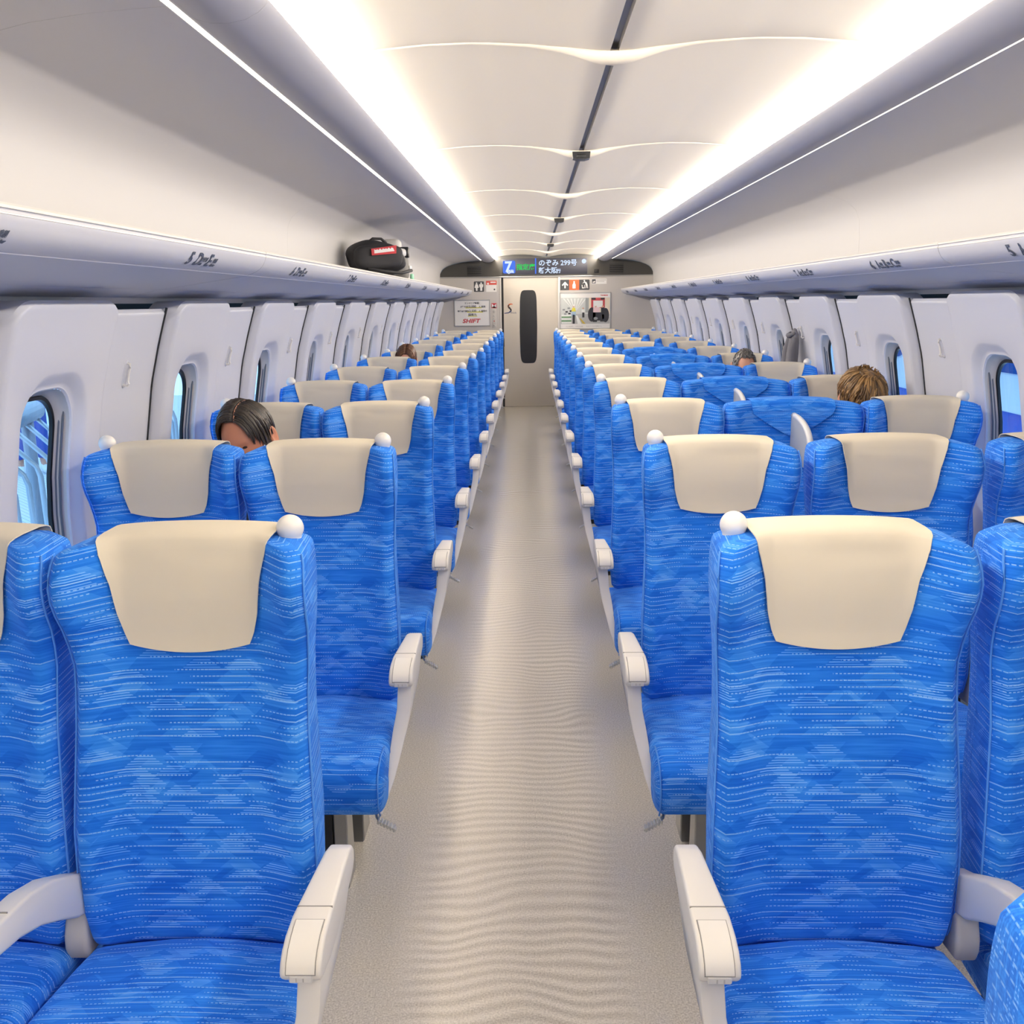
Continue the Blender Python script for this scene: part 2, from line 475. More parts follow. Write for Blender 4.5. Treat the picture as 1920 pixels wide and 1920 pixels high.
# upper wall cove behind the racks, light troughs, cove lights
COVEP = [(1.535, 1.50), (1.512, 1.60), (1.507, 1.70), (1.506, 1.80), (1.500, 1.885), (1.478, 1.935), (1.44, 1.968), (1.385, 1.995), (1.31, 2.020), (1.21, 2.042), (1.10, 2.056), (1.00, 2.063), (.93, 2.067), (.93, 2.10), (.96, 2.20)]
TROUGH = [(.905, 2.068), (.898, 2.056), (.875, 2.043), (.845, 2.035), (.81, 2.034), (.775, 2.040), (.748, 2.053), (.732, 2.066), (.7265, 2.075), (.729, 2.079), (.735, 2.0785), (.742, 2.072), (.80, 2.060), (.90, 2.085)]
SIDE = {-1: 'left', 1: 'right'}
walls = {}
for sg in (-1, 1):
    w = obj('wall_%s' % SIDE[sg], extrude_y('wall', M['panel'], [(sg * 1.62, 0.0), (sg * 1.60, .30), (sg * 1.66, .34), (sg * 1.70, .6), (sg * 1.70, .62), (sg * 1.62, .45), (sg * 1.60, 0.0)], Y0, Y1, closed=True), kind='structure')
    walls[sg] = w
    # upper lining, in sheets with visible joints
    ys = [Y0, -1.12, 2.0, 5.12, 8.24, 11.36, 13.12, Y1]
    for a, b in zip(ys[:-1], ys[1:]):
        prof = [(sg * x, z) for x, z in COVEP] + [(sg * .97, 2.21), (sg * 1.56, 2.06), (sg * 1.56, 1.50)]
        obj('lining_panel', extrude_y('lining_panel', M['lining'], prof, a + .0008, b - .0008, closed=True), w)
    tr = empty('trim_%d' % (1 if sg < 0 else 2), kind='structure')
    for a, b in zip(ys[:-1], ys[1:]):
        obj('trough_panel', extrude_y('trough_panel', M['trough'], [(sg * x, z) for x, z in TROUGH], a + .0008, b - .0008, closed=True, ang=50), tr)
    t = empty('cove_light', (sg * .76, 6, 2.1), label='long warm cove light hidden above the %s light trough' % SIDE[sg], category='light', group='cove lights')
    t.location = (0, 0, 0)
    obj('diffuser', extrude_y('diffuser', M['cove'], [(sg * .744, 2.0785), (sg * .734, 2.106)], Y0 + .02, Y1 - .02), t)
    box('holder', M['trough'], sg * .756 - .009, sg * .756 + .009, Y0 + .02, Y1 - .02, 2.07, 2.104, parent=t)
    t = empty('shelf_light', (0, 0, 0), label='thin white light strip along the outer edge of the %s trough' % SIDE[sg], category='light', group='shelf light strips')
    obj('diffuser', extrude_y('diffuser', M['strip'], [(sg * .908, 2.0655), (sg * .926, 2.0655)], Y0 + .02, Y1 - .02), t)
    box('holder', M['trough'], sg * .917 - .010, sg * .917 + .010, Y0 + .02, Y1 - .02, 2.0665, 2.09, parent=t)

# window bays ------------------------------------------------------
XZ, XX = [.0, .3, .6, .9, 1.015, 1.23, 1.36, 1.46, 1.52], [1.53, 1.575, 1.59, 1.586, 1.576, 1.538, 1.502, 1.470, 1.448]
def xb(z): return np.interp(z, XZ, XX)
PZ0, WC = .40, (.285, 1.0)
def pod_p(s):                       # how far the window pod stands out from the pier
    return .044 * (smooth(-.004, .016, s) * (1 - smooth(.560, .598, s)))
def ztop(s):
    a = np.where(s < .09, 1.508 - .075 * (1 - np.sqrt(np.clip(1 - ((.09 - s) / .09) ** 2, 0, 1))), 1.508)
    b = np.where(s > .50, 1.508 - .026 * smooth(.52, .585, s), a)
    return b
def rr_ray(dx, dz, hw, zt, zb, r):
    """distance along (dx, dz) from WC to a rounded rectangle (half width hw, top zt, bottom zb)"""
    zc = (zt + zb) / 2; hh = (zt - zb) / 2
    def sd(t):
        px = abs(dx * t) - (hw - r); pz = abs(WC[1] + dz * t - zc) - (hh - r)
        return math.hypot(max(px, 0), max(pz, 0)) + min(max(px, pz), 0) - r
    lo, hi = 0.0, 2.0
    for _ in range(40):
        mid = (lo + hi) / 2
        if sd(mid) < 0: lo = mid
        else: hi = mid
    return lo
LOOPS = [(.185, 1.322, .655, .135, 0.0), (.178, 1.314, .662, .130, .003), (.172, 1.306, .668, .126, .010), (.163, 1.292, .680, .120, .024), (.157, 1.283, .688, .116, .031), (.152, 1.278, .692, .113, .030), (.149, 1.274, .696, .111, .036)]
FRAME = [(.149, 1.2735, .697, .111, .036), (.148, 1.272, .698, .110, .050), (.143, 1.268, .702, .106, .058), (.137, 1.258, .71, .10, .074), (.135, 1.256, .712, .098, .078)]
GASK = [(.136, 1.257, .711, .099, .075), (.133, 1.254, .714, .097, .070), (.126, 1.245, .722, .092, .072), (.125, 1.244, .723, .091, .082)]
def bay_mesh():
    ss = np.array([0, .004, .010, .018, .03, .045, .06] + list(np.linspace(.06, .51, 19)[1:]) + [.53, .55, .56, .57, .58, .59, .60, .612, .64, .72, .82, .92, 1.0, 1.030, 1.034])
    zs = np.array(list(np.linspace(PZ0, .62, 4)) + list(np.linspace(.62, 1.36, 27)[1:]) + [1.39, 1.42, 1.445, 1.465, 1.48, 1.490, 1.497, 1.503, 1.508])
    ns, nz = len(ss), len(zs)
    V = []; Fc = []; idx = {}
    i0, i1 = np.argmin(abs(ss - .06)), np.argmin(abs(ss - .51)); j0, j1 = np.argmin(abs(zs - .62)), np.argmin(abs(zs - 1.36))
    def pt(s, z, ztp):
        e = smooth(.014, 0, ztp - z) * .016
        return (float(xb(z) - pod_p(s) + e), s, z)
    for i, s in enumerate(ss):
        zt = float(ztop(np.array(s)))
        for j, z in enumerate(zs):
            if i0 < i < i1 and j0 < j < j1: continue
            zz = z if z < 1.36 else 1.36 + (z - 1.36) / (1.508 - 1.36) * (zt - 1.36)
            idx[i, j] = len(V); V.append(pt(float(s), float(zz), zt))
    for i in range(ns - 1):
        for j in range(nz - 1):
            if i0 <= i < i1 and j0 <= j < j1: continue
            Fc.append((idx[i, j], idx[i + 1, j], idx[i + 1, j + 1], idx[i, j + 1]))
    # folded edges: near side, far side, top
    def fold(keys, d):
        n0 = len(V)
        for k in keys:
            x, y, z = V[idx[k]]; V.append((x + d, y, z))
        for a in range(len(keys) - 1):
            Fc.append((idx[keys[a]], idx[keys[a + 1]], n0 + a + 1, n0 + a))
    fold([(0, j) for j in range(nz)], .05); fold([(ns - 1, j) for j in range(nz)], .012)
    fold([(i, nz - 1) for i in range(ns)], .10)
    per = [(i, j0) for i in range(i0, i1)] + [(i1, j) for j in range(j0, j1)] + [(i, j1) for i in range(i1, i0, -1)] + [(i0, j) for j in range(j1, j0, -1)]
    prev = [idx[k] for k in per]
    dirs = []
    for k in per:
        dx, dz = ss[k[0]] - WC[0], zs[k[1]] - WC[1]; L = math.hypot(dx, dz); dirs.append((dx / L, dz / L))
    def loops(V, Fc, LL, prev):
        n = len(dirs)
        for hw, zt, zb, r, dep in LL:
            cur = []
            for dx, dz in dirs:
                t = rr_ray(dx, dz, hw, zt, zb, r); s = WC[0] + dx * t; z = WC[1] + dz * t
                cur.append(len(V)); V.append((float(xb(z)) - .044 + dep, s, z))
            if prev:
                for a in range(n): Fc.append((prev[a], prev[(a + 1) % n], cur[(a + 1) % n], cur[a]))
            prev = cur
        return prev
    loops(V, Fc, LOOPS, prev)
    out = {'wall_panel': (V, Fc)}
    Vf, Ff = [], []; loops(Vf, Ff, FRAME, None); out['window_frame'] = (Vf, Ff)
    Vg, Fg = [], []; loops(Vg, Fg, GASK, None); out['gasket'] = (Vg, Fg)
    Vp, Fp = [], []; last = loops(Vp, Fp, [(.134, 1.255, .713, .098, .077)], None); Fp.append(tuple(last))
    last2 = loops(Vp, Fp, [(.134, 1.255, .713, .098, .084)], last); Fp.append(tuple(reversed(last2)))
    out['pane'] = (Vp, Fp)
    for q, (s0, d0) in enumerate(((.1425, .052), (.1425, .064), (-.1425, .052), (-.1425, .064))):
        pts = [(float(xb(z)) - .044 + d0, WC[0] + s0, z) for z in np.linspace(.74, 1.225, 10)]
        out['blind_rail%d' % q] = tube_geo(pts, .0036, 5)
    out['panel_seam'] = tube_geo([(float(xb(z)) - .0012, 1.0335, z) for z in np.linspace(PZ0, 1.485, 24)], .0042, 5)
    P = [(float(xb(1.277 + dz)) + dx, .80, 1.277 + dz) for dx, dz in ((.004, .036), (-.010, .034), (-.013, .02), (-.011, 0), (-.013, -.022), (-.018, -.030), (-.014, -.036), (.004, -.034))]
    out['coat_hook'] = tube_geo(P, .0042, 6)
    R0 = []
    ring = rrect(.80 - .015, .80 + .015, 1.277 - .044, 1.277 + .044, .0145, 5)
    vv = [(float(xb(z)) - d, WC[0] * 0 + .80 + (s - .80) * q, 1.277 + (z - 1.277) * (1 - (1 - q) * .3)) for d, q in ((-.001, 1.0), (.0035, .93), (.0035, .80), (.0002, .72)) for s, z in ring]
    n = len(ring); ff = [(a * n + i, a * n + (i + 1) % n, (a + 1) * n + (i + 1) % n, (a + 1) * n + i) for a in range(3) for i in range(n)]
    ff.append(tuple(range(3 * n, 4 * n)))
    out['hook_plate'] = (vv, ff)
    return out
bays = bay_mesh()
matof = {'wall_panel': M['panel'], 'window_frame': mat('window_frame_grey', 'c6c2bd', .4), 'gasket': M['gasket'], 'pane': M['glass'], 'blind_rail': mat('blind_rail', '6b7078', .4, .3), 'panel_seam': M['darkgap'], 'coat_hook': M['knob'], 'hook_plate': M['panel']}
NB = 0
for sg in (-1, 1):
    data = {}
    for nm, (V, Fc) in bays.items():
        V2 = [(sg * a, b, c) for a, b, c in V]
        bm = recalc(V2, Fc)
        if nm in ('wall_panel', 'window_frame', 'gasket'):      # open sheets: face the saloon
            tot = sum((f.normal.x * f.calc_area() for f in bm.faces), 0.0)
            if tot * sg > 0: bmesh.ops.reverse_faces(bm, faces=bm.faces)
        data[nm] = sharp(bm_mesh(nm.rstrip('0123'), bm, matof[nm.rstrip('0123')]), 50)
    ks = range(-5, 13)
    for k in ks:
        if BAY0 + k * PITCH + 1.034 > Y1 + .06: pass
        p = obj('wall_panel', data['wall_panel'], walls[sg]); p.location.y = BAY0 + k * PITCH
        for nm in ('coat_hook', 'hook_plate', 'panel_seam'):
            if k < 12: obj(nm, data[nm], p)
        NB += 1
        w = empty('window_%d' % NB, (0, BAY0 + k * PITCH, 0), kind='structure')
        for nm in ('window_frame', 'gasket', 'pane', 'blind_rail0', 'blind_rail1', 'blind_rail2', 'blind_rail3'):
            obj(nm.rstrip('0123'), data[nm], w)
    # dark backing behind joints; upper strip added against daylight leaks, dark as shade
    box('gap_shade_strip', M['darkgap'], min(sg * 1.615, sg * 1.64), max(sg * 1.615, sg * 1.64), Y0, Y1, 1.30, 1.60, parent=walls[sg])
    bm = bmesh.new(); box_bm(bm, min(sg * 1.612, sg * 1.625), max(sg * 1.612, sg * 1.625), .60, PITCH + .02, .55, 1.31)
    jb = bm_mesh('joint_backing', bm, M['darkgap'], False)
    for k in range(-6, 13):
        o = obj('joint_backing', jb, walls[sg]); o.location.y = BAY0 + k * PITCH

# wall behind the camera
wb = box('wall_back', M['endwall'], -1.62, 1.62, Y0 - .06, Y0, 0, 2.25, kind='structure')

# ---- end wall with door, fascia and display
EW = obj('wall_front', mesh_data('wall_front', [], [], M['endwall']), kind='structure')
DX0, DX1 = -.638, .166              # door opening
bm = bmesh.new()
box_bm(bm, -1.62, DX0, Y1, Y1 + .05, 0, 1.837); box_bm(bm, DX1, 1.62, Y1, Y1 + .05, 0, 1.837)
box_bm(bm, -1.62, 1.62, Y1 + .051, Y1 + .09, 0, 2.25)
EW.data = bm_mesh('wall_front', bm, M['endwall'], False)
# door
dr = empty('door_1', (0, Y1, 0), kind='structure')
bm = bmesh.new(); box_bm(bm, DX0 + .03, DX1, Y1 + .012, Y1 + .05, .004, 1.83)
o = obj('door_leaf', bm_mesh('door_leaf', bm, M['door'], False), dr); o.matrix_parent_inverse = Matrix.Translation((0, -Y1, 0))
o = box('door_gap', M['darkgap'], DX0, DX0 + .03, Y1 + .02, Y1 + .05, 0, 1.83, parent=dr); o.matrix_parent_inverse = Matrix.Translation((0, -Y1, 0))
wp = []
for k in range(40):
    t = 2 * PI * k / 40; c, s_ = math.cos(t), math.sin(t)
    ex, ez = abs(c) ** .36 * (1 if c > 0 else -1), abs(s_) ** .20 * (1 if s_ > 0 else -1)
    wp.append((-.257 + ex * (.125 - .012 * ez * ez), 1.137 + ez * .513))
def plate(name, m, pts, y, th, parent, bev=.002):
    bm = bmesh.new()
    va = [bm.verts.new((x, y - th, z)) for x, z in pts]; vb = [bm.verts.new((x, y, z)) for x, z in pts]
    f0 = bm.faces.new(va); bm.faces.new(vb[::-1])
    n = len(pts)
    for i in range(n): bm.faces.new((va[i], vb[i], vb[(i + 1) % n], va[(i + 1) % n]))
    bmesh.ops.recalc_face_normals(bm, faces=bm.faces)
    if bev: bmesh.ops.bevel(bm, geom=list(f0.edges), offset=bev, segments=2, affect='EDGES')
    o = obj(name, sharp(bm_mesh(name, bm, m), 40), parent)
    if parent is not None and parent.location.length > 0: o.matrix_parent_inverse = Matrix.Translation(-parent.location)
    return o
o = plate('door_window', M['black'], wp, Y1 + .0125, .006, dr)
def inv(o, p): o.matrix_parent_inverse = Matrix.Translation(-p.location); return o
inv(box('door_handle', M['darkgap'], -.618, -.604, Y1 + .008, Y1 + .0125, .86, .98, .002, parent=dr), dr)
tr3 = box('trim_3', M['metal'], -1.51, 1.51, Y1 - .012, Y1 + .0, 1.826, 1.842, .003, kind='structure')
tr4 = box('trim_4', mat('door_frame_white', 'dedad4', .4), DX1, DX1 + .030, Y1 - .010, Y1, 0, 1.826, .003, kind='structure')
tr5 = box('trim_5', mat('door_frame_pale', 'd2cec8', .4), DX0 - .022, DX0, Y1 - .006, Y1, 0, 1.826, .003, kind='structure')
# black fascia above the door, following the section of the ceiling
half = [(1.505, 1.842), (1.505, 1.87), (1.490, 1.905), (1.455, 1.95), (1.40, 1.985), (1.32, 2.012), (1.21, 2.036), (1.10, 2.05), (1.0, 2.057), (.93, 2.062), (.86, 2.09), (.74, 2.118), (.62, 2.130), (.5, 2.135), (.35, 2.135), (.22, 2.126), (.12, 2.112), (.05, 2.101)]
outl = half + [(0, 2.098)] + [(-x, z) for x, z in half[::-1]]
fas = plate('trim_6', M['fascia'], outl, Y1 + .05, .058, None, .004); fas['kind'] = 'structure'
YF = Y1 - .008
for x0, x1, z0, z1 in ((-1.115, -.915, 1.862, 1.985), (.89, 1.085, 1.866, 1.99)):
    v = empty('air_vent', ((x0 + x1) / 2, YF, z0), label='black slotted air vent in the dark fascia %s of the display' % ('left' if x0 < 0 else 'right'), category='vent', group='fascia vents')
    inv(box('vent_back', M['gasket'], x0, x1, YF - .001, YF + .004, z0, z1, parent=v), v)
    for i in range(5):
        z = z0 + (i + .5) * (z1 - z0) / 5
        inv(box('slat', M['fascia'], x0, x1, YF - .008, YF - .001, z - .005, z + .005, .001, parent=v), v)
sn = empty('camera_unit', (.71, YF, 1.88), label='small square black sensor in the fascia right of the display', category='sensor')
inv(box('housing', M['gasket'], .675, .745, YF - .005, YF, 1.872, 1.925, .002, parent=sn), sn)
inv(box('lens', M['black'], .695, .725, YF - .008, YF - .005, 1.885, 1.912, .002, parent=sn), sn)
# LED display
ds = empty('led_display', (0, YF, 1.86), label='dark LED board above the door with blue and green train information', category='display')
inv(box('screen', mat('screen_dark', '2b2c38', .5), -.622, .578, YF - .006, YF, 1.862, 2.082, .003, parent=ds), ds)
AX, AZ = (1, 0, 0), (0, 0, 1)
E_bl, E_wh, E_gr = emit_mat('led_blue', '5b86ff', .9), emit_mat('led_white', 'd6e6ff', 1.15), emit_mat('led_green', '3ce06a', .95)
YD = YF - .0065
inv(polys('car_number_plate', [(E_bl, rrect(-.61, -.435, 1.882, 2.055, .02), 0)], (0, YD, 0), AX, AZ, ds), ds)
inv(polys('divider_bar', [(E_bl, rect(-.158, -.140, 1.872, 2.084), 0)], (0, YD, 0), AX, AZ, ds), ds)
inv(text('car_number', [('7', -.585, 1.905, .20), ('号車', -.555, 1.886, .048)], E_wh, .2, (0, YD - .001, 0), AX, AZ, ds, bold=.006), ds)
inv(text('seat_class', [('指定席', -.42, 1.935, .088)], E_gr, .09, (0, YD, 0), AX, AZ, ds, bold=.0018), ds)
inv(text('train_name', [('のぞみ 299号', -.108, 1.985, .094)], E_wh, .1, (0, YD, 0), AX, AZ, ds, bold=.0018), ds)
inv(text('destination', [('新大阪', -.108, 1.884, .088), ('行', .145, 1.884, .06)], E_wh, .1, (0, YD, 0), AX, AZ, ds, bold=.0018), ds)
inv(polys('no_smoking_dot', [(E_wh, disc(.53, 2.035, .031), 0)], (0, YD, 0), AX, AZ, ds), ds)

# signs on the end wall ---------------------------------------------
YW = Y1 - .001
M['sign'] = mat('sign_dark', '45474a', .5); M['orange'] = mat('sign_orange', 'ef6a3a', .5)
def person_shape(cx, cz, s, woman):
    P = [(m_, q) for m_, q in (((-.10, .36), 0),)]
    body = [(-.20, .30), (.20, .30), (.26, .22), (.22, -.08), (.13, -.08), (.12, -.5), (-.12, -.5), (-.13, -.08), (-.22, -.08), (-.26, .22)] if not woman else [(-.13, .30), (.13, .30), (.27, -.12), (.12, -.16), (.10, -.5), (-.10, -.5), (-.12, -.16), (-.27, -.12)]
    return [(M['white'], disc(cx, cz + .41 * s, .10 * s, 12), 2), (M['white'], [(cx + x * s, cz + z * s) for x, z in body], 2)]
polys('toilet_sign', [(M['sign'], rrect(-1.026, -.882, 1.634, 1.778, .012), 0)] + person_shape(-.987, 1.706, .115, True) + person_shape(-.922, 1.706, .115, False), (0, YW, 0), AX, AZ,
      label='square dark sign with white toilet figures on the end wall', category='sign')
polys('notice', [(M['white'], rect(-.852, -.703, 1.632, 1.785), 0), (mat('notice_red', 'd2564c', .5), rect(-.852, -.703, 1.728, 1.785), 1), (M['white'], rect(-.79, -.715, 1.755, 1.772), 2), (M['white'], disc(-.825, 1.745, .014, 12), 2), (M['sign'], disc(-.735, 1.665, .012, 10), 2)], (0, YW, 0), AX, AZ,
      label='small white notice with a red band beside the toilet sign', category='sign')
polys('door_sticker', [(M['red'], rect(-.782, -.706, 1.405, 1.475), 0), (M['white'], [(-.775, 1.47), (-.713, 1.41), (-.713, 1.47), (-.775, 1.41)], 1)], (0, YW, 0), AX, AZ,
      label='small red sticker with white crossed shape beside the white poster', category='sticker')
sw = empty('switch_panel', (-.745, Y1, 1.26), label='pale strip of small buttons below the red sticker', category='switch')
inv(box('plate', M['endwall'], -.775, -.715, Y1 - .004, Y1, 1.13, 1.39, .002, parent=sw), sw)
for z, c, r in ((1.36, 'armgrey', .020), (1.30, 'metal', .010), (1.262, 'metal', .008), (1.225, 'red', .008), (1.165, 'armgrey', .014)):
    o = lathe('button', M[c], [(r, 0), (r, .004), (r * .8, .006), (0.001, .0062)], 12)
    b = obj('button', o, sw); b.matrix_parent_inverse = Matrix.Translation(-sw.location); b.rotation_euler.x = PI / 2; b.location = (-.745, Y1 - .004, z)
arrow = [(.255, 1.668), (.275, 1.668), (.275, 1.722), (.298, 1.700), (.311, 1.713), (.265, 1.760), (.219, 1.713), (.232, 1.700), (.255, 1.722)]
bottle = [(.372, 1.664), (.414, 1.664), (.416, 1.715), (.404, 1.740), (.404, 1.764), (.384, 1.764), (.384, 1.740), (.370, 1.715)]
binp = [(.500, 1.712), (.510, 1.712), (.514, 1.676), (.536, 1.676), (.540, 1.712), (.548, 1.712), (.543, 1.664), (.506, 1.664)]
man = [(.512, 1.728), (.530, 1.742), (.548, 1.738), (.560, 1.700), (.553, 1.664), (.566, 1.664), (.573, 1.700), (.580, 1.664), (.592, 1.664), (.582, 1.722), (.566, 1.752), (.540, 1.756), (.518, 1.742)]
polys('facility_sign', [(M['sign'], rrect(.180, .612, 1.642, 1.785, .012), 0), (M['orange'], rect(.325, .465, 1.643, 1.784), 1), (M['white'], arrow, 2), (M['white'], bottle, 2), (M['white'], binp, 2), (M['white'], man, 2), (M['white'], disc(.538, 1.768, .011, 12), 2)],
      (0, YW, 0), AX, AZ, label='wide dark sign with arrow, bottle on orange and bin symbol', category='sign')
polys('small_notice', [(M['white'], rect(.642, .852, 1.722, 1.794), 0), (M['sign'], rect(.646, .698, 1.730, 1.788), 1), (M['white'], [(.65, 1.745), (.68, 1.765), (.694, 1.75), (.672, 1.736)], 2), (M['armgrey'], rect(.708, .845, 1.772, 1.780), 1), (M['armgrey'], rect(.708, .82, 1.752, 1.758), 1)],
      (0, YW, 0), AX, AZ, label='small white label with dark square right of the facility sign', category='sign')

def poster_frame(t, x0, x1, z0, z1):
    b = .012
    bm = bmesh.new()
    box_bm(bm, x0, x1, Y1 - .014, Y1, z1 - b, z1, .002, 1); box_bm(bm, x0, x1, Y1 - .014, Y1, z0, z0 + b, .002, 1)
    box_bm(bm, x0, x0 + b, Y1 - .014, Y1, z0, z1, .002, 1); box_bm(bm, x1 - b, x1, Y1 - .014, Y1, z0, z1, .002, 1)
    o = obj('frame', bm_mesh('frame', bm, M['metal'], False), t); inv(o, t)
    inv(box('sheet', M['white'], x0 + b, x1 - b, Y1 - .006, Y1, z0 + b, z1 - b, parent=t), t)
pl = empty('poster', (-1.056, Y1, 1.16), label='framed white poster with yellow underlined Japanese text and red SHIFT lettering', category='poster', group='end wall posters')
poster_frame(pl, -1.314, -.799, 1.157, 1.527)
YP = Y1 - .0065
yel = mat('marker_yellow', 'e9e25c', .6)
inv(polys('underline', [(yel, rect(-1.15, -.92, 1.408, 1.420), 0), (yel, rect(-1.13, -.905, 1.348, 1.362), 0), (yel, rect(-1.12, -.985, 1.292, 1.302), 0)], (0, YP, 0), AX, AZ, pl), pl)
inv(text('lettering', [('エンジニア転職', -1.165, 1.468, .030), ('3年で約', -1.225, 1.418, .030), ('10,000', -1.125, 1.416, .046), ('人 採用', -.965, 1.418, .030), ('昨年は年間約', -1.265, 1.358, .027), ('2,500', -1.10, 1.356, .046), ('人 採用の', -.965, 1.358, .028), ('採用力', -1.115, 1.302, .040)], M['ink'], .03, (0, YP - .0008, 0), AX, AZ, pl, bold=.0006), pl)
inv(text('logo_lettering', [('SHIFT', -1.20, 1.205, .078)], M['red'], .07, (0, YP - .0008, 0), AX, AZ, pl, bold=.002, shear=.22, sx=1.25), pl)
pr = empty('poster', (.55, Y1, 1.1), label='framed photo poster with a worker in yellow and red machine', category='poster', group='end wall posters')
poster_frame(pr, .187, .915, 1.098, 1.610)
PC = {k: mat('print_' + k, c, .5) for k, c in dict(hall='cfd3cf', floor='b9bab8', beam='eef0ec', green='6d9a6c', dark='33343b', red='c04a50', pale='e6d9c2', blue='a9c3d8', yellow='e8dd4e', skin='d9a98c', grey='8d9294', pink='e9ccd0', shade='a3a8a6', kerb='c9b04a').items()}
items = [(PC['hall'], rect(.205, .900, 1.172, 1.535), 0), (PC['floor'], [(.205, 1.172), (.900, 1.172), (.900, 1.26), (.56, 1.31), (.42, 1.31), (.205, 1.24)], 1)]
for k in range(7):
    a = -1.0 + k * .33
    items.append((PC['beam'], [(.405 + .02 * a, 1.36), (.405 + .16 * a - .010, 1.525), (.405 + .16 * a + .010, 1.525), (.408 + .02 * a, 1.36)], 2))
items += [(PC['shade'], rect(.555, .60, 1.33, 1.53), 2), (PC['pale'], rect(.605, .900, 1.30, 1.533), 2)]
for k in range(5):
    items.append((PC['green' if k % 2 else 'beam'], rect(.215, .355, 1.18 + k * .026, 1.198 + k * .026), 3))
for k, (x, z) in enumerate(((.23, 1.36), (.27, 1.33), (.30, 1.38), (.33, 1.34), (.25, 1.30), (.31, 1.305))):
    items.append((PC['dark' if k % 2 else 'grey'], rect(x, x + .035, z, z + .022), 3))
items += [(PC['dark'], rect(.372, .405, 1.175, 1.30), 4), (PC['blue'], rect(.355, .420, 1.285, 1.35), 4), (PC['yellow'], [(.355, 1.345), (.420, 1.345), (.408, 1.395), (.388, 1.40), (.368, 1.395)], 5), (PC['skin'], disc(.388, 1.418, .016, 12), 5), (PC['beam'], disc(.388, 1.430, .014, 12), 6),
          (PC['kerb'], [(.47, 1.25), (.485, 1.25), (.56, 1.172), (.52, 1.172)], 4), (PC['beam'], [(.42, 1.29), (.44, 1.29), (.50, 1.172), (.445, 1.172)], 3),
          (PC['beam'], rect(.500, .545, 1.33, 1.372), 4), (PC['skin'], disc(.522, 1.388, .012, 10), 4), (PC['dark'], rect(.51, .54, 1.26, 1.33), 4),
          (PC['red'], rect(.635, .830, 1.39, 1.532), 4), (PC['beam'], rect(.665, .800, 1.40, 1.492), 5), (PC['dark'], rect(.64, .70, 1.505, 1.53), 5), (PC['dark'], rect(.77, .825, 1.505, 1.53), 5),
          (PC['dark'], disc(.645, 1.30, .055, 20, .10), 5), (PC['dark'], disc(.84, 1.29, .05, 20, .10), 5), (PC['pink'], rect(.665, .755, 1.33, 1.40), 6), (PC['dark'], rect(.66, .82, 1.215, 1.33), 5),
          (PC['skin'], disc(.70, 1.415, .016, 12), 7), (PC['beam'], disc(.70, 1.428, .015, 12), 8), (PC['skin'], disc(.80, 1.410, .015, 12), 7), (PC['dark'], rect(.775, .825, 1.30, 1.395), 6), (PC['grey'], disc(.700, 1.245, .032, 14, .02), 6), (PC['dark'], rect(.66, .72, 1.195, 1.225), 6), (PC['dark'], rect(.765, .825, 1.20, 1.235), 6)]
inv(polys('picture', items, (0, YP, 0), AX, AZ, pr, th=.0003), pr)
inv(text('lettering', [('人と地球を、つなぐ仕事。', .275, 1.128, .022), ('ものづくりの現場から。', .565, 1.128, .022)], M['armgrey'], .02, (0, YP, 0), AX, AZ, pr), pr)
inv(text('corner_lettering', [('YANMAR', .765, 1.556, .026)], M['red'], .02, (0, YP, 0), AX, AZ, pr, bold=.0008), pr)
# emblem on the door: a slanted S, dark at the foot and orange at the head, over small lettering
def s_stroke(t):
    x = np.interp(t, [0, .12, .28, .45, .6, .75, .9, 1], [.075, .05, .018, .012, .040, .055, .020, -.045])
    z = np.interp(t, [0, .12, .28, .45, .6, .75, .9, 1], [.128, .134, .120, .092, .070, .040, .012, .004])
    return float(x), float(z)
cols = [mat('emblem_orange', 'd9642c', .4), mat('emblem_brown', '6b3a24', .4), mat('emblem_black', '26221f', .4), mat('emblem_navy', '24396b', .4)]
its = []
N = 28
for i in range(N):
    a, b = s_stroke(i / N), s_stroke((i + 1) / N)
    w0 = .010 * (.5 + math.sin(PI * min(1, max(0, i / N))) * .7); w1 = .010 * (.5 + math.sin(PI * (i + 1) / N) * .7)
    dx, dz = b[0] - a[0], b[1] - a[1]; L = math.hypot(dx, dz) + 1e-9; nx, nz_ = -dz / L, dx / L
    q = [(a[0] + nx * w0, a[1] + nz_ * w0), (a[0] - nx * w0, a[1] - nz_ * w0), (b[0] - nx * w1, b[1] - nz_ * w1), (b[0] + nx * w1, b[1] + nz_ * w1)]
    its.append((cols[min(3, i * 4 // N)], q, 0))
em = polys('emblem', its, (-.555, Y1 + .0115, 1.327), AX, AZ, dr, th=.001); inv(em, dr)
inv(text('emblem_lettering', [('Work', -.515, 1.326, .036)], cols[3], .03, (0, Y1 + .0115, 0), AX, AZ, dr), dr)

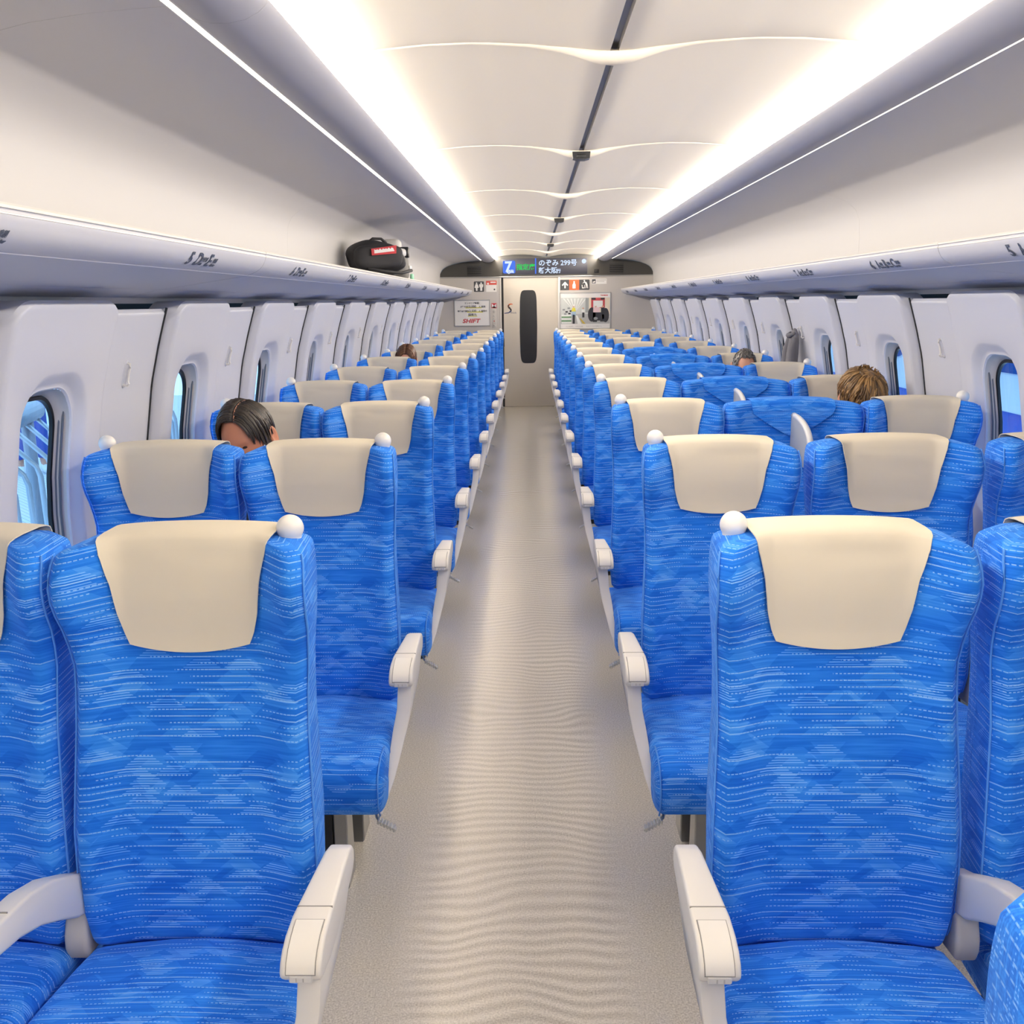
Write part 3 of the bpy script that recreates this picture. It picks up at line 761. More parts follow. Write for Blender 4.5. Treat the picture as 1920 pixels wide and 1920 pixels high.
# ---- luggage racks
RACK = [(1.100, 1.640), (1.070, 1.655), (1.060, 1.655), (1.056, 1.650), (1.0565, 1.647), (1.058, 1.646), (1.056, 1.644), (1.056, 1.641), (1.058, 1.639), (1.056, 1.637), (1.0565, 1.634), (1.059, 1.628), (1.0625, 1.620), (1.068, 1.611), (1.076, 1.6025), (1.087, 1.595), (1.100, 1.589), (1.117, 1.583), (1.1185, 1.5815), (1.121, 1.581), (1.30, 1.556), (1.41, 1.541), (1.412, 1.5422), (1.415, 1.540), (1.515, 1.519), (1.515, 1.575), (1.45, 1.592)]
FACE = [(1.0565, 1.634), (1.059, 1.628), (1.0625, 1.620), (1.068, 1.611), (1.076, 1.6025), (1.087, 1.595), (1.100, 1.589), (1.117, 1.583)]
FACE_D = [0.0]
for p, q in zip(FACE[:-1], FACE[1:]): FACE_D.append(FACE_D[-1] + math.hypot(q[0] - p[0], q[1] - p[1]))
FACE_L = FACE_D[-1]
RSEAM = [Y0, -3.19, -.07, 3.05, 6.17, 9.29, 12.41, Y1]
M['label'] = mat('rack_lettering', '4d5566', .6)
small = {'D': ('通路側', 'Aisle'), 'E': ('窓側', 'Window'), 'C': ('通路側', 'Aisle'), 'B': ('中央', 'Center'), 'A': ('窓側', 'Window')}
for sg in (-1, 1):
    rk = empty('luggage_rack', (0, 0, 1.52), label='long grey overhead luggage rack along the %s wall' % SIDE[sg], category='rack', group='overhead racks')
    segs = []
    for a, b in zip(RSEAM[:-1], RSEAM[1:]):
        o = obj('rack_segment', extrude_y('rack_segment', M['rackskin'], [(sg * x, z) for x, z in RACK], a + .0018, b - .0018, closed=True, ang=25), rk); inv(o, rk)
        segs.append((a, b, o))
        g = extrude_y('edge_rail', M['rail'], [(sg * x, z) for x, z in ((1.0575, 1.6565), (1.053, 1.652), (1.0535, 1.6475), (1.0565, 1.6475))], a + .0018, b - .0018, closed=True)
        o2 = obj('edge_rail', g, o)
        g = extrude_y('edge_bead', M['rail'], [(sg * x, z) for x, z in ((1.058, 1.6415), (1.0545, 1.6400), (1.0545, 1.6380), (1.058, 1.6365))], a + .0018, b - .0018, closed=True)
        o2 = obj('edge_bead', g, o)
    p0, p1 = Vector((sg * 1.130, 0, 1.605)), Vector((sg * 1.085, 0, 1.6145))
    ay = (p1 - p0).normalized(); ax = Vector((0, -sg, 0)); nz = ax.cross(ay)
    for r in range(0, 12):
        y = 2.49 + (r - 1) * PITCH + (.02 if sg < 0 else 0)
        seg = [o for a, b, o in segs if a <= y < b][0]
        row = str(4 + r)
        its = [(row, 0, 0, .056)]; cx = .055 + .034 * (len(row) - 1)
        for L in ('DE' if sg < 0 else 'ABC'):
            its += [(L, cx, 0, .056), (small[L][0], cx + .041, .017, .013), (small[L][1], cx + .041, .002, .010)]
            cx += .041 + (.046 if len(small[L][0]) > 2 else .034)
        start = y + sg * cx * .5
        o = text('row_label', its, M['label'], .05, (0, 0, 0), (1, 0, 0), (0, 1, 0), seg, bold=.0012, shear=.0, sx=.95)
        for v in o.data.vertices:                # wrap the lettering onto the curved underside of the lip
            d = .050 - v.co.y
            x = float(np.interp(d, FACE_D, [p[0] for p in FACE])); z = float(np.interp(d, FACE_D, [p[1] for p in FACE]))
            v.co = Vector((sg * (x - .0016), start - sg * v.co.x, z - .0016 - v.co.z * .5))

# ================================================================== SEATS
BZ = [.390, .396, .405, .425, .45, .52, .60, .70, .78, .84, .885, .92, .955, .985, 1.01, 1.035, 1.055, 1.070, 1.080]
def bk(z):
    yf = np.interp(z, [.345, .40, .50, .60, .75, .88, .94, 1.0, 1.05, 1.085], [-.128, -.138, -.140, -.130, -.100, -.070, -.062, -.062, -.058, -.050])
    yb = np.interp(z, [.345, .6, .8, .95, 1.085], [-.03, .015, .040, .055, .055])
    w = np.interp(z, [.385, .40, .45, .60, .78, .86, .90, .94, .98, 1.02, 1.045, 1.065, 1.085], [.198, .206, .211, .210, .202, .202, .204, .208, .211, .213, .213, .212, .208])
    bo = np.interp(z, [.345, .45, .75, .88, .94, 1.0, 1.04, 1.085], [.012, .022, .028, .030, .046, .074, .080, .066])
    return float(yf), float(yb), float(w), float(bo)
def front_y(u, z, wide=False):
    yf, yb, w, bo = bk(z)
    if wide: bo *= .55
    au = abs(u); g = float(smooth(.50, .95, au)); y = yf - bo * g
    return y
RC = .026
def back_ring(z, zo, ins=0.0, wide=False):
    yf, yb, w, bo = bk(z)
    kw = 1.25 if wide else 1.0
    w = w * kw
    P = []; UV = []
    us = np.linspace(-1, 1, 21)
    for u in us:
        uu = np.sign(u) * abs(u) ** .8; x = w * uu; y = front_y(uu, z, wide); e = abs(x) - (w - RC)
        if e > 0: y += RC * (1 - math.sqrt(max(0, 1 - min(1, e / RC) ** 2)))
        P.append([x, y]); UV.append((x, zo))
    rn = .955          # narrower towards the rear below the headrest
    yfe = P[-1][1]
    for t in (.33, .66):
        y = yfe + (yb - .03 - yfe) * t; P.append([w * (1 - (1 - rn) * t), y]); UV.append((w + (y - yfe), zo))
    for u in np.linspace(1, -1, 11):
        x = w * rn * u; y = yb; e = abs(x) - (w * rn - .03)
        if e > 0: y -= .03 * (1 - math.sqrt(max(0, 1 - min(1, e / .03) ** 2)))
        P.append([x, y]); UV.append((2 * w + .1 - x, zo))
    for t in (.66, .33):
        y = yfe + (yb - .03 - yfe) * t; P.append([-w * (1 - (1 - rn) * t), y]); UV.append((-w - (y - yfe), zo))
    V = []
    for (x, y), uv in zip(P, UV):
        if ins > 0:
            ym = (front_y(x / w, z, wide) + yb) / 2; hd = max(.02, (yb - front_y(x / w, z, wide)) / 2)
            kx = 1 - ins / w
            y = ym + (y - ym) * max(.06, 1 - ins / hd); x = x * kx
        V.append((x, y, zo + (.012 * (1 - (x / w) ** 2) * smooth(1.0, 1.085, zo))))
    return V, UV
def backrest(wide=False):
    V = []; UV = []; Fc = []
    rings = [(.39, .376, .035), (.39, .378, .018), (.39, .383, .006)] + [(z, z, 0) for z in BZ] + [(1.083, 1.0865, .003), (1.085, 1.0905, .009), (1.085, 1.0935, .020), (1.085, 1.0945, .034), (1.085, 1.095, .05)]
    for z, zo, ins in rings:
        v, uv = back_ring(z, zo, ins, wide); n = len(v); V += v; UV += [(a, b + ins) for a, b in uv]
    for r in range(len(rings) - 1):
        for i in range(n): Fc.append((r * n + i, r * n + (i + 1) % n, (r + 1) * n + (i + 1) % n, (r + 1) * n + i))
    # caps: bridge front to back
    def cap(off, flip):
        f = list(range(21)); b = [23 + k for k in range(11)][::-1]
        # front has 21 points, back 11: pair two front edges to one back edge
        for k in range(10):
            q = (off + f[2 * k], off + f[2 * k + 1], off + f[2 * k + 2], off + b[k + 1], off + b[k])
            Fc.append(q if not flip else q[::-1])
    cap(0, True); cap((len(rings) - 1) * n, False)
    me = mesh_data('backrest', V, Fc, M['fabric'], True, uv=UV)
    bm = bmesh.new(); bm.from_mesh(me); bmesh.ops.recalc_face_normals(bm, faces=bm.faces); bm.to_mesh(me); bm.free()
    return me
def lit_piping(wide=False):  # tube along the side seams, its pale tone drawing the lit seat edge
    out = []
    for sg in (-1, 1):
        P = []
        for z in BZ[1:] + [1.086]:
            v, _ = back_ring(z, z, 0, wide); i = 20 if sg > 0 else 0
            x, y, zz = v[i]; P.append((x + sg * .0004, y - .002, zz))
        out.append(tube('lit_piping', M['lit_piping'], P, .0022, 5))
    return out

def sheet_mesh(name, m, G, th, uvs):
    """closed thin cloth from a grid of points"""
    nr, nc = len(G), len(G[0]); P = np.array(G, float)
    du = np.gradient(P, axis=1); dv = np.gradient(P, axis=0); N = np.cross(du, dv); N /= np.linalg.norm(N, axis=2, keepdims=True) + 1e-12
    A = P.reshape(-1, 3); B = (P - N * th).reshape(-1, 3); V = np.vstack([A, B]); o = nr * nc; Fc = []
    id_ = lambda r, c: r * nc + c
    for r in range(nr - 1):
        for c in range(nc - 1):
            Fc.append((id_(r, c), id_(r, c + 1), id_(r + 1, c + 1), id_(r + 1, c)))
            Fc.append((o + id_(r, c), o + id_(r + 1, c), o + id_(r + 1, c + 1), o + id_(r, c + 1)))
    rim = [id_(0, c) for c in range(nc)] + [id_(r, nc - 1) for r in range(1, nr)] + [id_(nr - 1, c) for c in range(nc - 2, -1, -1)] + [id_(r, 0) for r in range(nr - 2, 0, -1)]
    for a in range(len(rim)):
        b = rim[(a + 1) % len(rim)]; Fc.append((rim[a], b, o + b, o + rim[a]))
    uv = list(uvs) + list(uvs)
    me = mesh_data(name, V, Fc, m, True, uv=uv)
    bm = bmesh.new(); bm.from_mesh(me); bmesh.ops.recalc_face_normals(bm, faces=bm.faces); bm.to_mesh(me); bm.free()
    return sharp(me, 60)

def head_cover(seed, m, hw=None, zbot=None, wide=False, name='headrest_cover', lift=0.0):
    rs = np.random.RandomState(seed); a1, a2, a3 = rs.uniform(-1, 1, 3)
    hw = hw or ([0, .22, .34, .42, .60, .80, .93, 1.0], [.148, .151, .148, .140, .128, .121, .112, .104])
    nc = 25; path = []                          # (t, kind)
    zb = zbot or (lambda q: .908 + .014 * q * q)
    G = []; UV = []
    T = np.linspace(0, 1, 40)
    for t in T:
        row = []
        h = float(np.interp(t, *hw))
        for c in np.linspace(-1, 1, nc):
            x = c * h; u = x / bk(1.05)[2]; arch = .012 * (1 - u * u); kw = 1.25 if wide else 1.0
            u = u / kw
            if t < .2:                           # down the rear
                z = np.interp(t, [0, .2], [1.0, 1.078]); y = bk(1.04)[1] + .005; z += arch
            elif t < .40:                        # over the top
                k = (t - .2) / .2; yb = bk(1.04)[1] + .005; yf = front_y(u, 1.085, wide) - .003; th = k * PI
                y = (yb + yf) / 2 + (yb - yf) / 2 * math.cos(th) ** 1 * (abs(math.cos(th)) ** -.45 if abs(math.cos(th)) > 1e-6 else 1) if abs(math.cos(th)) > 1e-6 else (yb + yf) / 2
                z = 1.080 + arch + .0225 * math.sin(th) ** .55
            else:
                k = (t - .40) / .60; zt = 1.078 + arch * .9; z = zt + (zb(c) - zt) * k
                y = front_y(u, min(z, 1.08), wide) - .0055 - .0015 * k - lift
                fold = a1 * math.sin(c * 2.2 + 1.3 + a2) * math.exp(-((k - .12) / .12) ** 2) + .8 * math.exp(-((c + .45 + .2 * a3) / .28) ** 2 - ((k - .10) / .07) ** 2)
                y -= .0035 * max(-.3, fold) + .002 * k * (1 + a2 * c)
                z += .003 * fold * (1 - k)
            row.append((x, y, z)); UV.append((x, t * .5))
        G.append(row)
    return sheet_mesh(name, m, G, .0018, UV)

def cushion(hw=.221):
    # profile (y, z) from rear top, over the front, to rear bottom
    pr = [(-.040, .360), (-.128, .360), (-.145, .370), (-.158, .3785), (-.22, .388), (-.32, .398), (-.42, .408), (-.50, .414), (-.55, .414), (-.583, .405), (-.603, .388), (-.612, .365), (-.613, .335), (-.608, .310), (-.596, .290), (-.57, .278), (-.50, .275), (-.30, .275), (-.040, .275)]
    d = [0]
    for a, b in zip(pr[:-1], pr[1:]): d.append(d[-1] + math.hypot(b[0] - a[0], b[1] - a[1]))
    xs = np.array([-1, -.995, -.98, -.955, -.92, -.86, -.75, -.55, -.3, 0, .3, .55, .75, .86, .92, .955, .98, .995, 1])
    V = []; UV = []; n = len(pr); Fc = []
    for u in xs:
        ed = float(np.clip((abs(u) - .90) / .10, 0, 1)); q = math.sqrt(max(0, 1 - ed * ed))
        for i, (y, z) in enumerate(pr):
            zc, yc = .340, -.34
            r = .030 * (1 - q)
            zz = z - r * (1 if z > .34 else -1) * (.9 if abs(z - .34) > .03 else .2)
            yy = y + (r if y < -.55 else 0)
            if z > .36: zz += (.010 + .018 * smooth(-.40, -.15, y)) * (1 - u * u) + .004 * (1 if abs(u) > .6 else 0) * smooth(.55, .85, abs(u))
            taper = 1 - .07 * smooth(-.40, -.10, y)
            V.append((u * hw * taper, yy, zz)); UV.append((u * hw * (1 + 0 * q) + (0.02 * ed * np.sign(u)), d[i] + 3.0))
    for r in range(len(xs) - 1):
        for i in range(n): Fc.append((r * n + i, (r + 1) * n + i, (r + 1) * n + (i + 1) % n, r * n + (i + 1) % n))
    Fc.append(tuple(range(n))); Fc.append(tuple(range((len(xs) - 1) * n, len(xs) * n))[::-1])
    me = mesh_data('cushion', V, Fc, M['fabric'], True, uv=UV)
    bm = bmesh.new(); bm.from_mesh(me); bmesh.ops.recalc_face_normals(bm, faces=bm.faces); bm.to_mesh(me); bm.free()
    return sharp(me, 60)
def cushion_piping(hw=.221):
    out = []
    for sg in (-1, 1):
        P = [(sg * hw * .955, y, z) for y, z in ((-.50, .4185), (-.55, .4180), (-.585, .4075), (-.6065, .389), (-.6155, .365), (-.6165, .335), (-.611, .308), (-.596, .287))]
        out.append(tube('lit_piping', M['lit_piping'], P, .0022, 5))
    return out

KNOB = lathe('grip_knob', M['knob'], [(.0195, 0), (.0192, .003), (.0186, .007), (.0190, .011)] + [(.0236 * math.cos(a), .0262 + .0236 * math.sin(a)) for a in np.linspace(-.62, 1.53, 13)] + [(.0005, .0499)], 28)

# aisle armrest, outline in (y, z); built for a seat whose aisle side is +x and mirrored for the other
A_OUT = [(-.160, .592), (-.150, .580), (-.150, .560), (-.165, .548), (-.24, .538), (-.32, .538), (-.375, .540), (-.400, .545), (-.420, .547), (-.434, .550), (-.441, .557), (-.4425, .566), (-.436, .579), (-.422, .590), (-.400, .598), (-.36, .602), (-.26, .602), (-.19, .600)]
def arm_x(inner):
    def f(y, z):
        k = smooth(-.15, -.40, y); w = .020 + .010 * k
        c = .261 - .004 * k
        return float(c - w if inner else c + w)
    return f
def mirror(me):
    m2 = me.copy()
    bm = bmesh.new(); bm.from_mesh(m2)
    for v in bm.verts: v.co.x = -v.co.x
    bmesh.ops.reverse_faces(bm, faces=bm.faces); bm.to_mesh(m2); bm.free()
    return m2
ARM = prism('armrest', M['arm'], A_OUT, arm_x(True), arm_x(False), .006, 3)
CAPP = [(-.372, .6025), (-.388, .6010), (-.402, .5985), (-.4225, .5910), (-.4365, .5800), (-.4430, .5680), (-.4432, .5655)]
def cap_strip(name, m, wd, lift, ex):
    P = [(CAPP[0][0] + ex, CAPP[0][1])] + CAPP[1:-1] + [(CAPP[-1][0], CAPP[-1][1] - ex)]
    bm = bmesh.new(); rows = []
    for y, z in P:
        rows.append([bm.verts.new((.258 + dx, y + dy, z + dz)) for dx, dy, dz in ((-wd, .003, -.003), (-wd + .001, -lift, lift), (wd - .001, -lift, lift), (wd, .003, -.003))])
    for a, b in zip(rows[:-1], rows[1:]):
        for i in range(3): bm.faces.new((a[i], a[i + 1], b[i + 1], b[i]))
    bm.faces.new(rows[-1][::-1]); bm.faces.new(rows[0])
    bmesh.ops.recalc_face_normals(bm, faces=bm.faces)
    return sharp(bm_mesh(name, bm, m), 35)
CAP = cap_strip('end_cap', M['cap'], .0212, .0008, 0)
CAPG = cap_strip('cap_groove', M['groove'], .0224, .0001, .0012)
def socket():
    bm = bmesh.new(); box_bm(bm, .241, .275, -.4440, -.428, .5515, .5640, .002, 1)
    return bm_mesh('power_socket', bm, M['socket'], False)
SOCK = socket()
SLOTS = []
for dx in (-.006, .004):
    bm = bmesh.new(); box_bm(bm, .258 + dx - .001, .258 + dx + .001, -.4446, -.4400, .5545, .5605); SLOTS.append(bm_mesh('socket_slot', bm, M['armgrey'], False))
SEAMM = prism('armrest_seam', M['groove'], [(-.339, .6026), (-.341, .6026), (-.341, .5995), (-.339, .5995)], .2315, .2845)
# curved support plate below the armrest
S_OUT = [(-.205, .548), (-.419, .547), (-.430, .485), (-.445, .434), (-.472, .385), (-.502, .334), (-.540, .283), (-.552, .266), (-.547, .260), (-.535, .262), (-.500, .292), (-.455, .350), (-.415, .415), (-.385, .443), (-.336, .468), (-.294, .495), (-.25, .518)]
SZ = [.255, .27, .29, .32, .336, .43, .5, .55]
def sup_o(y, z): return float(np.interp(z, SZ, [.214, .218, .225, .238, .243, .267, .281, .282]))
def sup_i(y, z): return float(np.interp(z, SZ, [.208, .210, .2125, .2165, .219, .233, .246, .247]))
SUP = prism('side_panel', M['arm'], S_OUT, sup_i, sup_o, .003, 2)
# pedal
def pedal():
    bm = bmesh.new()
    V, Fc = tube_geo([(.195, -.40, .268), (.195, -.50, .268), (.196, -.530, .262), (.202, -.548, .254), (.212, -.556, .250)], .004, 6)
    vs = [bm.verts.new(v) for v in V]
    for f in Fc: bm.faces.new([vs[i] for i in f])
    for i in range(6):
        x = .205 + i * .0075; z = .246 - i * .0042
        box_bm(bm, x, x + .0050, -.568, -.546, z, z + .011, .0012, 1)
        box_bm(bm, x, x + .0075, -.565, -.549, z + .001, z + .006)
    bmesh.ops.recalc_face_normals(bm, faces=bm.faces)
    return sharp(bm_mesh('foot_pedal', bm, M['pedal']), 30)
PED = pedal()
def base(dirn):
    bm = bmesh.new()
    box_bm(bm, -.20, .20, -.50, -.12, .235, .272, .006, 1)
    prism_bm(bm, [(-.44, .24), (-.14, .24), (-.10, .004), (-.47, .004)], -.066, .066)  # black block added to darken the space below, standing in for shade
    return bm_mesh('underframe_shade', bm, M['black'], False)
UFR = base(1)
def leg(y):
    bm = bmesh.new()
    prism_bm(bm, [(y - .03, .24), (y + .03, .24), (y + .045, .012), (y + .05, 0), (y - .05, 0), (y - .045, .012)], -.018, .018, .003, 1)
    return sharp(bm_mesh('leg', bm, M['chrome']), 30)
LEG = [leg(-.20), leg(-.42)]
# middle armrest with its pivot
MA0 = [(-.085, .498), (-.12, .512), (-.17, .540), (-.23, .572), (-.30, .594), (-.37, .603), (-.43, .603), (-.465, .597), (-.480, .585), (-.478, .572), (-.455, .564), (-.40, .556), (-.34, .544), (-.28, .522), (-.22, .488), (-.17, .456), (-.12, .440), (-.085, .436)]
MA = MA0
MARM = prism('middle_armrest', M['arm'], MA, -.0195, .0195, .006, 3)
PIV = prism('armrest_pivot', M['armgrey'], [(-.06, .470), (-.125, .462), (-.148, .44), (-.160, .41), (-.162, .385), (-.155, .365), (-.06, .355)], -.021, .021, .008, 3)
MSEAM = prism('armrest_seam', M['groove'], [(-.356, .6031), (-.3580, .6032), (-.3580, .600), (-.356, .600)], -.0150, .0150)

BACK, BACKW, PIPE, PIPEW, CUSH, CPIP = backrest(), backrest(True), lit_piping(), lit_piping(True), cushion(), cushion_piping()
COVERS = [head_cover(s, M['cover']) for s in (1, 4, 9, 12)]
# fabric flap folded over the divider seat, and the divider fin
FLAP = head_cover(3, M['fabric'], hw=([0, .2, .4, .55, .75, .92, 1.0], [.150, .155, .160, .150, .100, .050, .024]), zbot=lambda q: .978 + .0 * q, wide=True, name='folded_flap', lift=.008)
def fin_mesh():
    P = []
    for k in range(15):
        t = k / 14 * PI / 2; P.append((-.075 - .24 * math.sin(t), .905 + (1.052 - .905) * max(0.0, math.cos(t)) ** .6))
    P = P + [(-.29, .885), (-.075, .87)]
    return prism('divider_fin', M['fin'], P, -.010, .010, .003, 2), P[:16]
FIN, FINP = fin_mesh()
RIM = bm_mesh('divider_rim', recalc(*tube_geo([(0, y - .001, z + .001) for y, z in FINP], .0115, 8)), M['fin_edge'])
MIR = {id(m): mirror(m) for m in (ARM, CAP, CAPG, SOCK, SEAMM, SUP, PED, *SLOTS)}

ORD = ['nearest', 'second', 'third', 'fourth', 'fifth', 'sixth', 'seventh', 'eighth', 'ninth', 'tenth', 'eleventh', 'twelfth']
def make_seat(kind, ais):
    """kind: aisle / window / middle / divider; ais = +1 when the aisle is on the seat's +x side"""
    t = empty('train_seat')
    S_ = lambda me: me if ais > 0 else MIR[id(me)]
    b = obj('backrest', BACKW if kind == 'divider' else BACK, t)
    for q in (PIPEW if kind == 'divider' else PIPE): obj('lit_piping', q, b)
    if kind == 'middle': b.scale.x = 1.07
    c = obj('cushion', CUSH, t); c.location.x = .008 * ais if kind == 'aisle' else 0.0
    for q in CPIP: obj('lit_piping', q, c)
    if kind == 'divider':
        f = obj('folded_flap', FLAP, t)
        fn = obj('divider_fin', FIN, t, label='grey divider fin with a pale rim'); obj('divider_rim', RIM, fn)
    else:
        obj('headrest_cover', COVERS[0], t, label='cream headrest cover')
    if kind in ('aisle', 'window'):
        k = obj('grip_knob', KNOB, t); k.location = ((.170 if kind == 'aisle' else -.178) * ais, -.012, 1.0855)
    obj('underframe_shade', UFR, t)
    for L in LEG:
        l_ = obj('leg', L, t); l_.location.x = .088 * ais
    if kind == 'aisle':
        a = obj('armrest', S_(ARM), t); obj('end_cap', S_(CAP), a); obj('cap_groove', S_(CAPG), a); obj('power_socket', S_(SOCK), a); [obj('socket_slot', S_(q), a) for q in SLOTS]; obj('armrest_seam', S_(SEAMM), a)
        obj('side_panel', S_(SUP), t); obj('foot_pedal', S_(PED), t)
    if kind in ('aisle', 'middle', 'divider'):
        gap = {('aisle', 1): .219, ('aisle', -1): .230, ('middle', -1): .252, ('divider', -1): .262}[kind, ais]
        a = obj('middle_armrest', MARM, t); a.location.x = -ais * gap
        obj('armrest_seam', MSEAM, a)
        p = obj('armrest_pivot', PIV, t); p.location.x = -ais * gap
    return t
protos = {}
recline = {('D', 6): .075, ('E', 6): .075, ('E', 2): .02}
FABRIC_SEATS = 0
for r in range(-1, 12):
    for col in 'EDCBA':
        if r == -1 and col != 'C': continue
        ais = 1 if col in 'DE' else -1
        kind = {'E': 'window', 'D': 'aisle', 'C': 'aisle', 'B': 'middle', 'A': 'window'}[col]
        if col == 'B' and 2 <= r <= 6: kind = 'divider'
        key = (kind, ais, col in 'B')
        if key not in protos: t = protos[key] = make_seat(kind, ais)
        else: t = copy_tree(protos[key])
        t.location = (SEAT_X[col] + (.010 if kind == 'divider' else 0), ROW0 + r * PITCH, 0)
        side = 'left' if ais > 0 else 'right'
        if r < 0:
            t['label'] = 'blue seat back cut off by the frame at bottom right, closest of all seats'
        elif kind == 'divider':
            t['label'] = 'blue middle seat with folded flap and grey divider fin, %s of five' % ORD[r - 2]
        else:
            pos = {'E': 'window seat', 'A': 'window seat', 'D': 'aisle seat', 'C': 'aisle seat', 'B': 'middle seat'}[col]
            t['label'] = 'blue patterned %s with cream cover, %s row, %s of the aisle' % (pos, ORD[r], side)
        t['category'] = 'seat'
        t['group'] = 'seats %s of the aisle' % side
        for ch in t.children:
            if ch.name.startswith('headrest_cover'): ch.data = COVERS[(r * 3 + ord(col)) % 4]
        dy = recline.get((col, r))
        if dy:                                   # a reclined backrest: turn it about its foot
            a = math.asin(dy / .65)
            Rm = Matrix.Translation((0, -.09, .36)) @ Matrix.Rotation(-a, 4, 'X') @ Matrix.Translation((0, .09, -.36))
            for ch in t.children:
                if ch.name.split('.')[0] in ('backrest', 'headrest_cover', 'grip_knob'):
                    ch.matrix_local = Rm @ Matrix.Translation(ch.location)

# ================================================================== BAGS AND JACKET
def lumpy(name, m, hx, hy, hz, e=.45, seed=0, amp=.012, nu=28, nv=18, parent=None, fn=None):
    rs = np.random.RandomState(seed); ph = rs.uniform(0, 6.28, (6, 3)); fr = rs.uniform(4, 16, (6, 3))
    V = []; Fc = []
    sp = lambda c, p: math.copysign(abs(c) ** p, c)
    for j in range(nv + 1):
        v = -PI / 2 + PI * j / nv
        for i in range(nu):
            u = 2 * PI * i / nu
            p = np.array([hx * sp(math.cos(v), e) * sp(math.cos(u), e), hy * sp(math.cos(v), e) * sp(math.sin(u), e), hz * sp(math.sin(v), e)])
            d = sum(math.sin(fr[k] @ p + ph[k].sum()) for k in range(6)) / 6
            q = p * (1 + amp * 3 * d / max(hx, hz) * .3); q = q + p / (np.linalg.norm(p) + 1e-9) * amp * d
            if fn: q = fn(q)
            V.append(q)
    for j in range(nv):
        for i in range(nu): Fc.append((j * nu + i, j * nu + (i + 1) % nu, (j + 1) * nu + (i + 1) % nu, (j + 1) * nu + i))
    bm = recalc(V, Fc); bmesh.ops.remove_doubles(bm, verts=bm.verts, dist=1e-5)
    return obj(name, bm_mesh(name, bm, m), parent)
M['bag'] = mat('black_nylon', '2b2a2d', .7); M['bag2'] = mat('grey_canvas', '8b8985', .8); M['mint'] = mat('mint_tag', '9fe0bd', .6)
bagp = empty('backpack', (-1.285, 6.62, 1.70), label='black backpack with a red patch lying on the left luggage rack', category='bag')
def bag_fn(q):
    x, y, z = q
    k = (z + .15) / .30
    return np.array([x, y * (1 - .28 * max(0, k - .35)) + .02 * math.sin(y * 14 + z * 20), z * (1 - .12 * smooth(-.05, -.22, y))])
bagp.rotation_euler.z = -0.95
b = lumpy('body', M['bag'], .145, .205, .120, .62, 3, .030, 44, 30, bagp, bag_fn); b.location = (0, 0, .085)
b = lumpy('front_pocket', M['bag'], .045, .17, .085, .6, 8, .018, 30, 20, bagp, None); b.location = (.145, -.04, .095)
obj('strap', tube('strap', mat('strap_black', '3b3a3c', .6), [(.17, -.14, .02), (.19, -.02, .00), (.185, .10, -.01), (.15, .20, .01)], .011, 6), bagp)
obj('handle', tube('handle', mat('strap_black_b', '242326', .6), [(.02, -.06, .195), (.02, -.02, .222), (.02, .04, .222), (.02, .08, .195)], .010, 6), bagp)
px_, pz_ = .196, .135
jag = [(-.075, -.012)] + [(-.07 + .0108 * k, (.006 if k % 2 else .013) + .002 * math.sin(k * 2.1)) for k in range(14)] + [(.075, -.012)]
ptch = polys('patch', [(M['red'], [(-.095, -.022), (.085, -.028), (.10, .024), (-.09, .020)], 0), (M['white'], jag, 1)], (px_, -.03, pz_), (0, 1, .12), (-.25, -.1, 1), bagp, th=.002)
g2 = empty('camera_bag', (-1.24, 7.02, 1.68), label='grey and white bag with a mint tag behind the black backpack', category='bag')
b = lumpy('body', M['bag2'], .13, .11, .10, .5, 21, .012, 28, 18, g2, None); b.location = (.01, 0, .07)
b = lumpy('flap', M['white'], .125, .105, .035, .5, 22, .008, 28, 14, g2, None); b.location = (.01, 0, .165)
b = lumpy('top_pouch', mat('pouch_pale', 'd9d6d0', .7), .075, .075, .055, .6, 25, .006, 24, 14, g2, None); b.location = (.01, .02, .215)
box('band', M['black'], .015, .146, -.075, -.02, .13, .205, .008, parent=g2)
box('buckle', M['white'], .138, .150, -.03, .05, .035, .075, .004, parent=g2)
b = lumpy('tag', M['mint'], .012, .035, .025, .5, 5, .003, 16, 10, g2, None); b.location = (.15, .04, -.005)

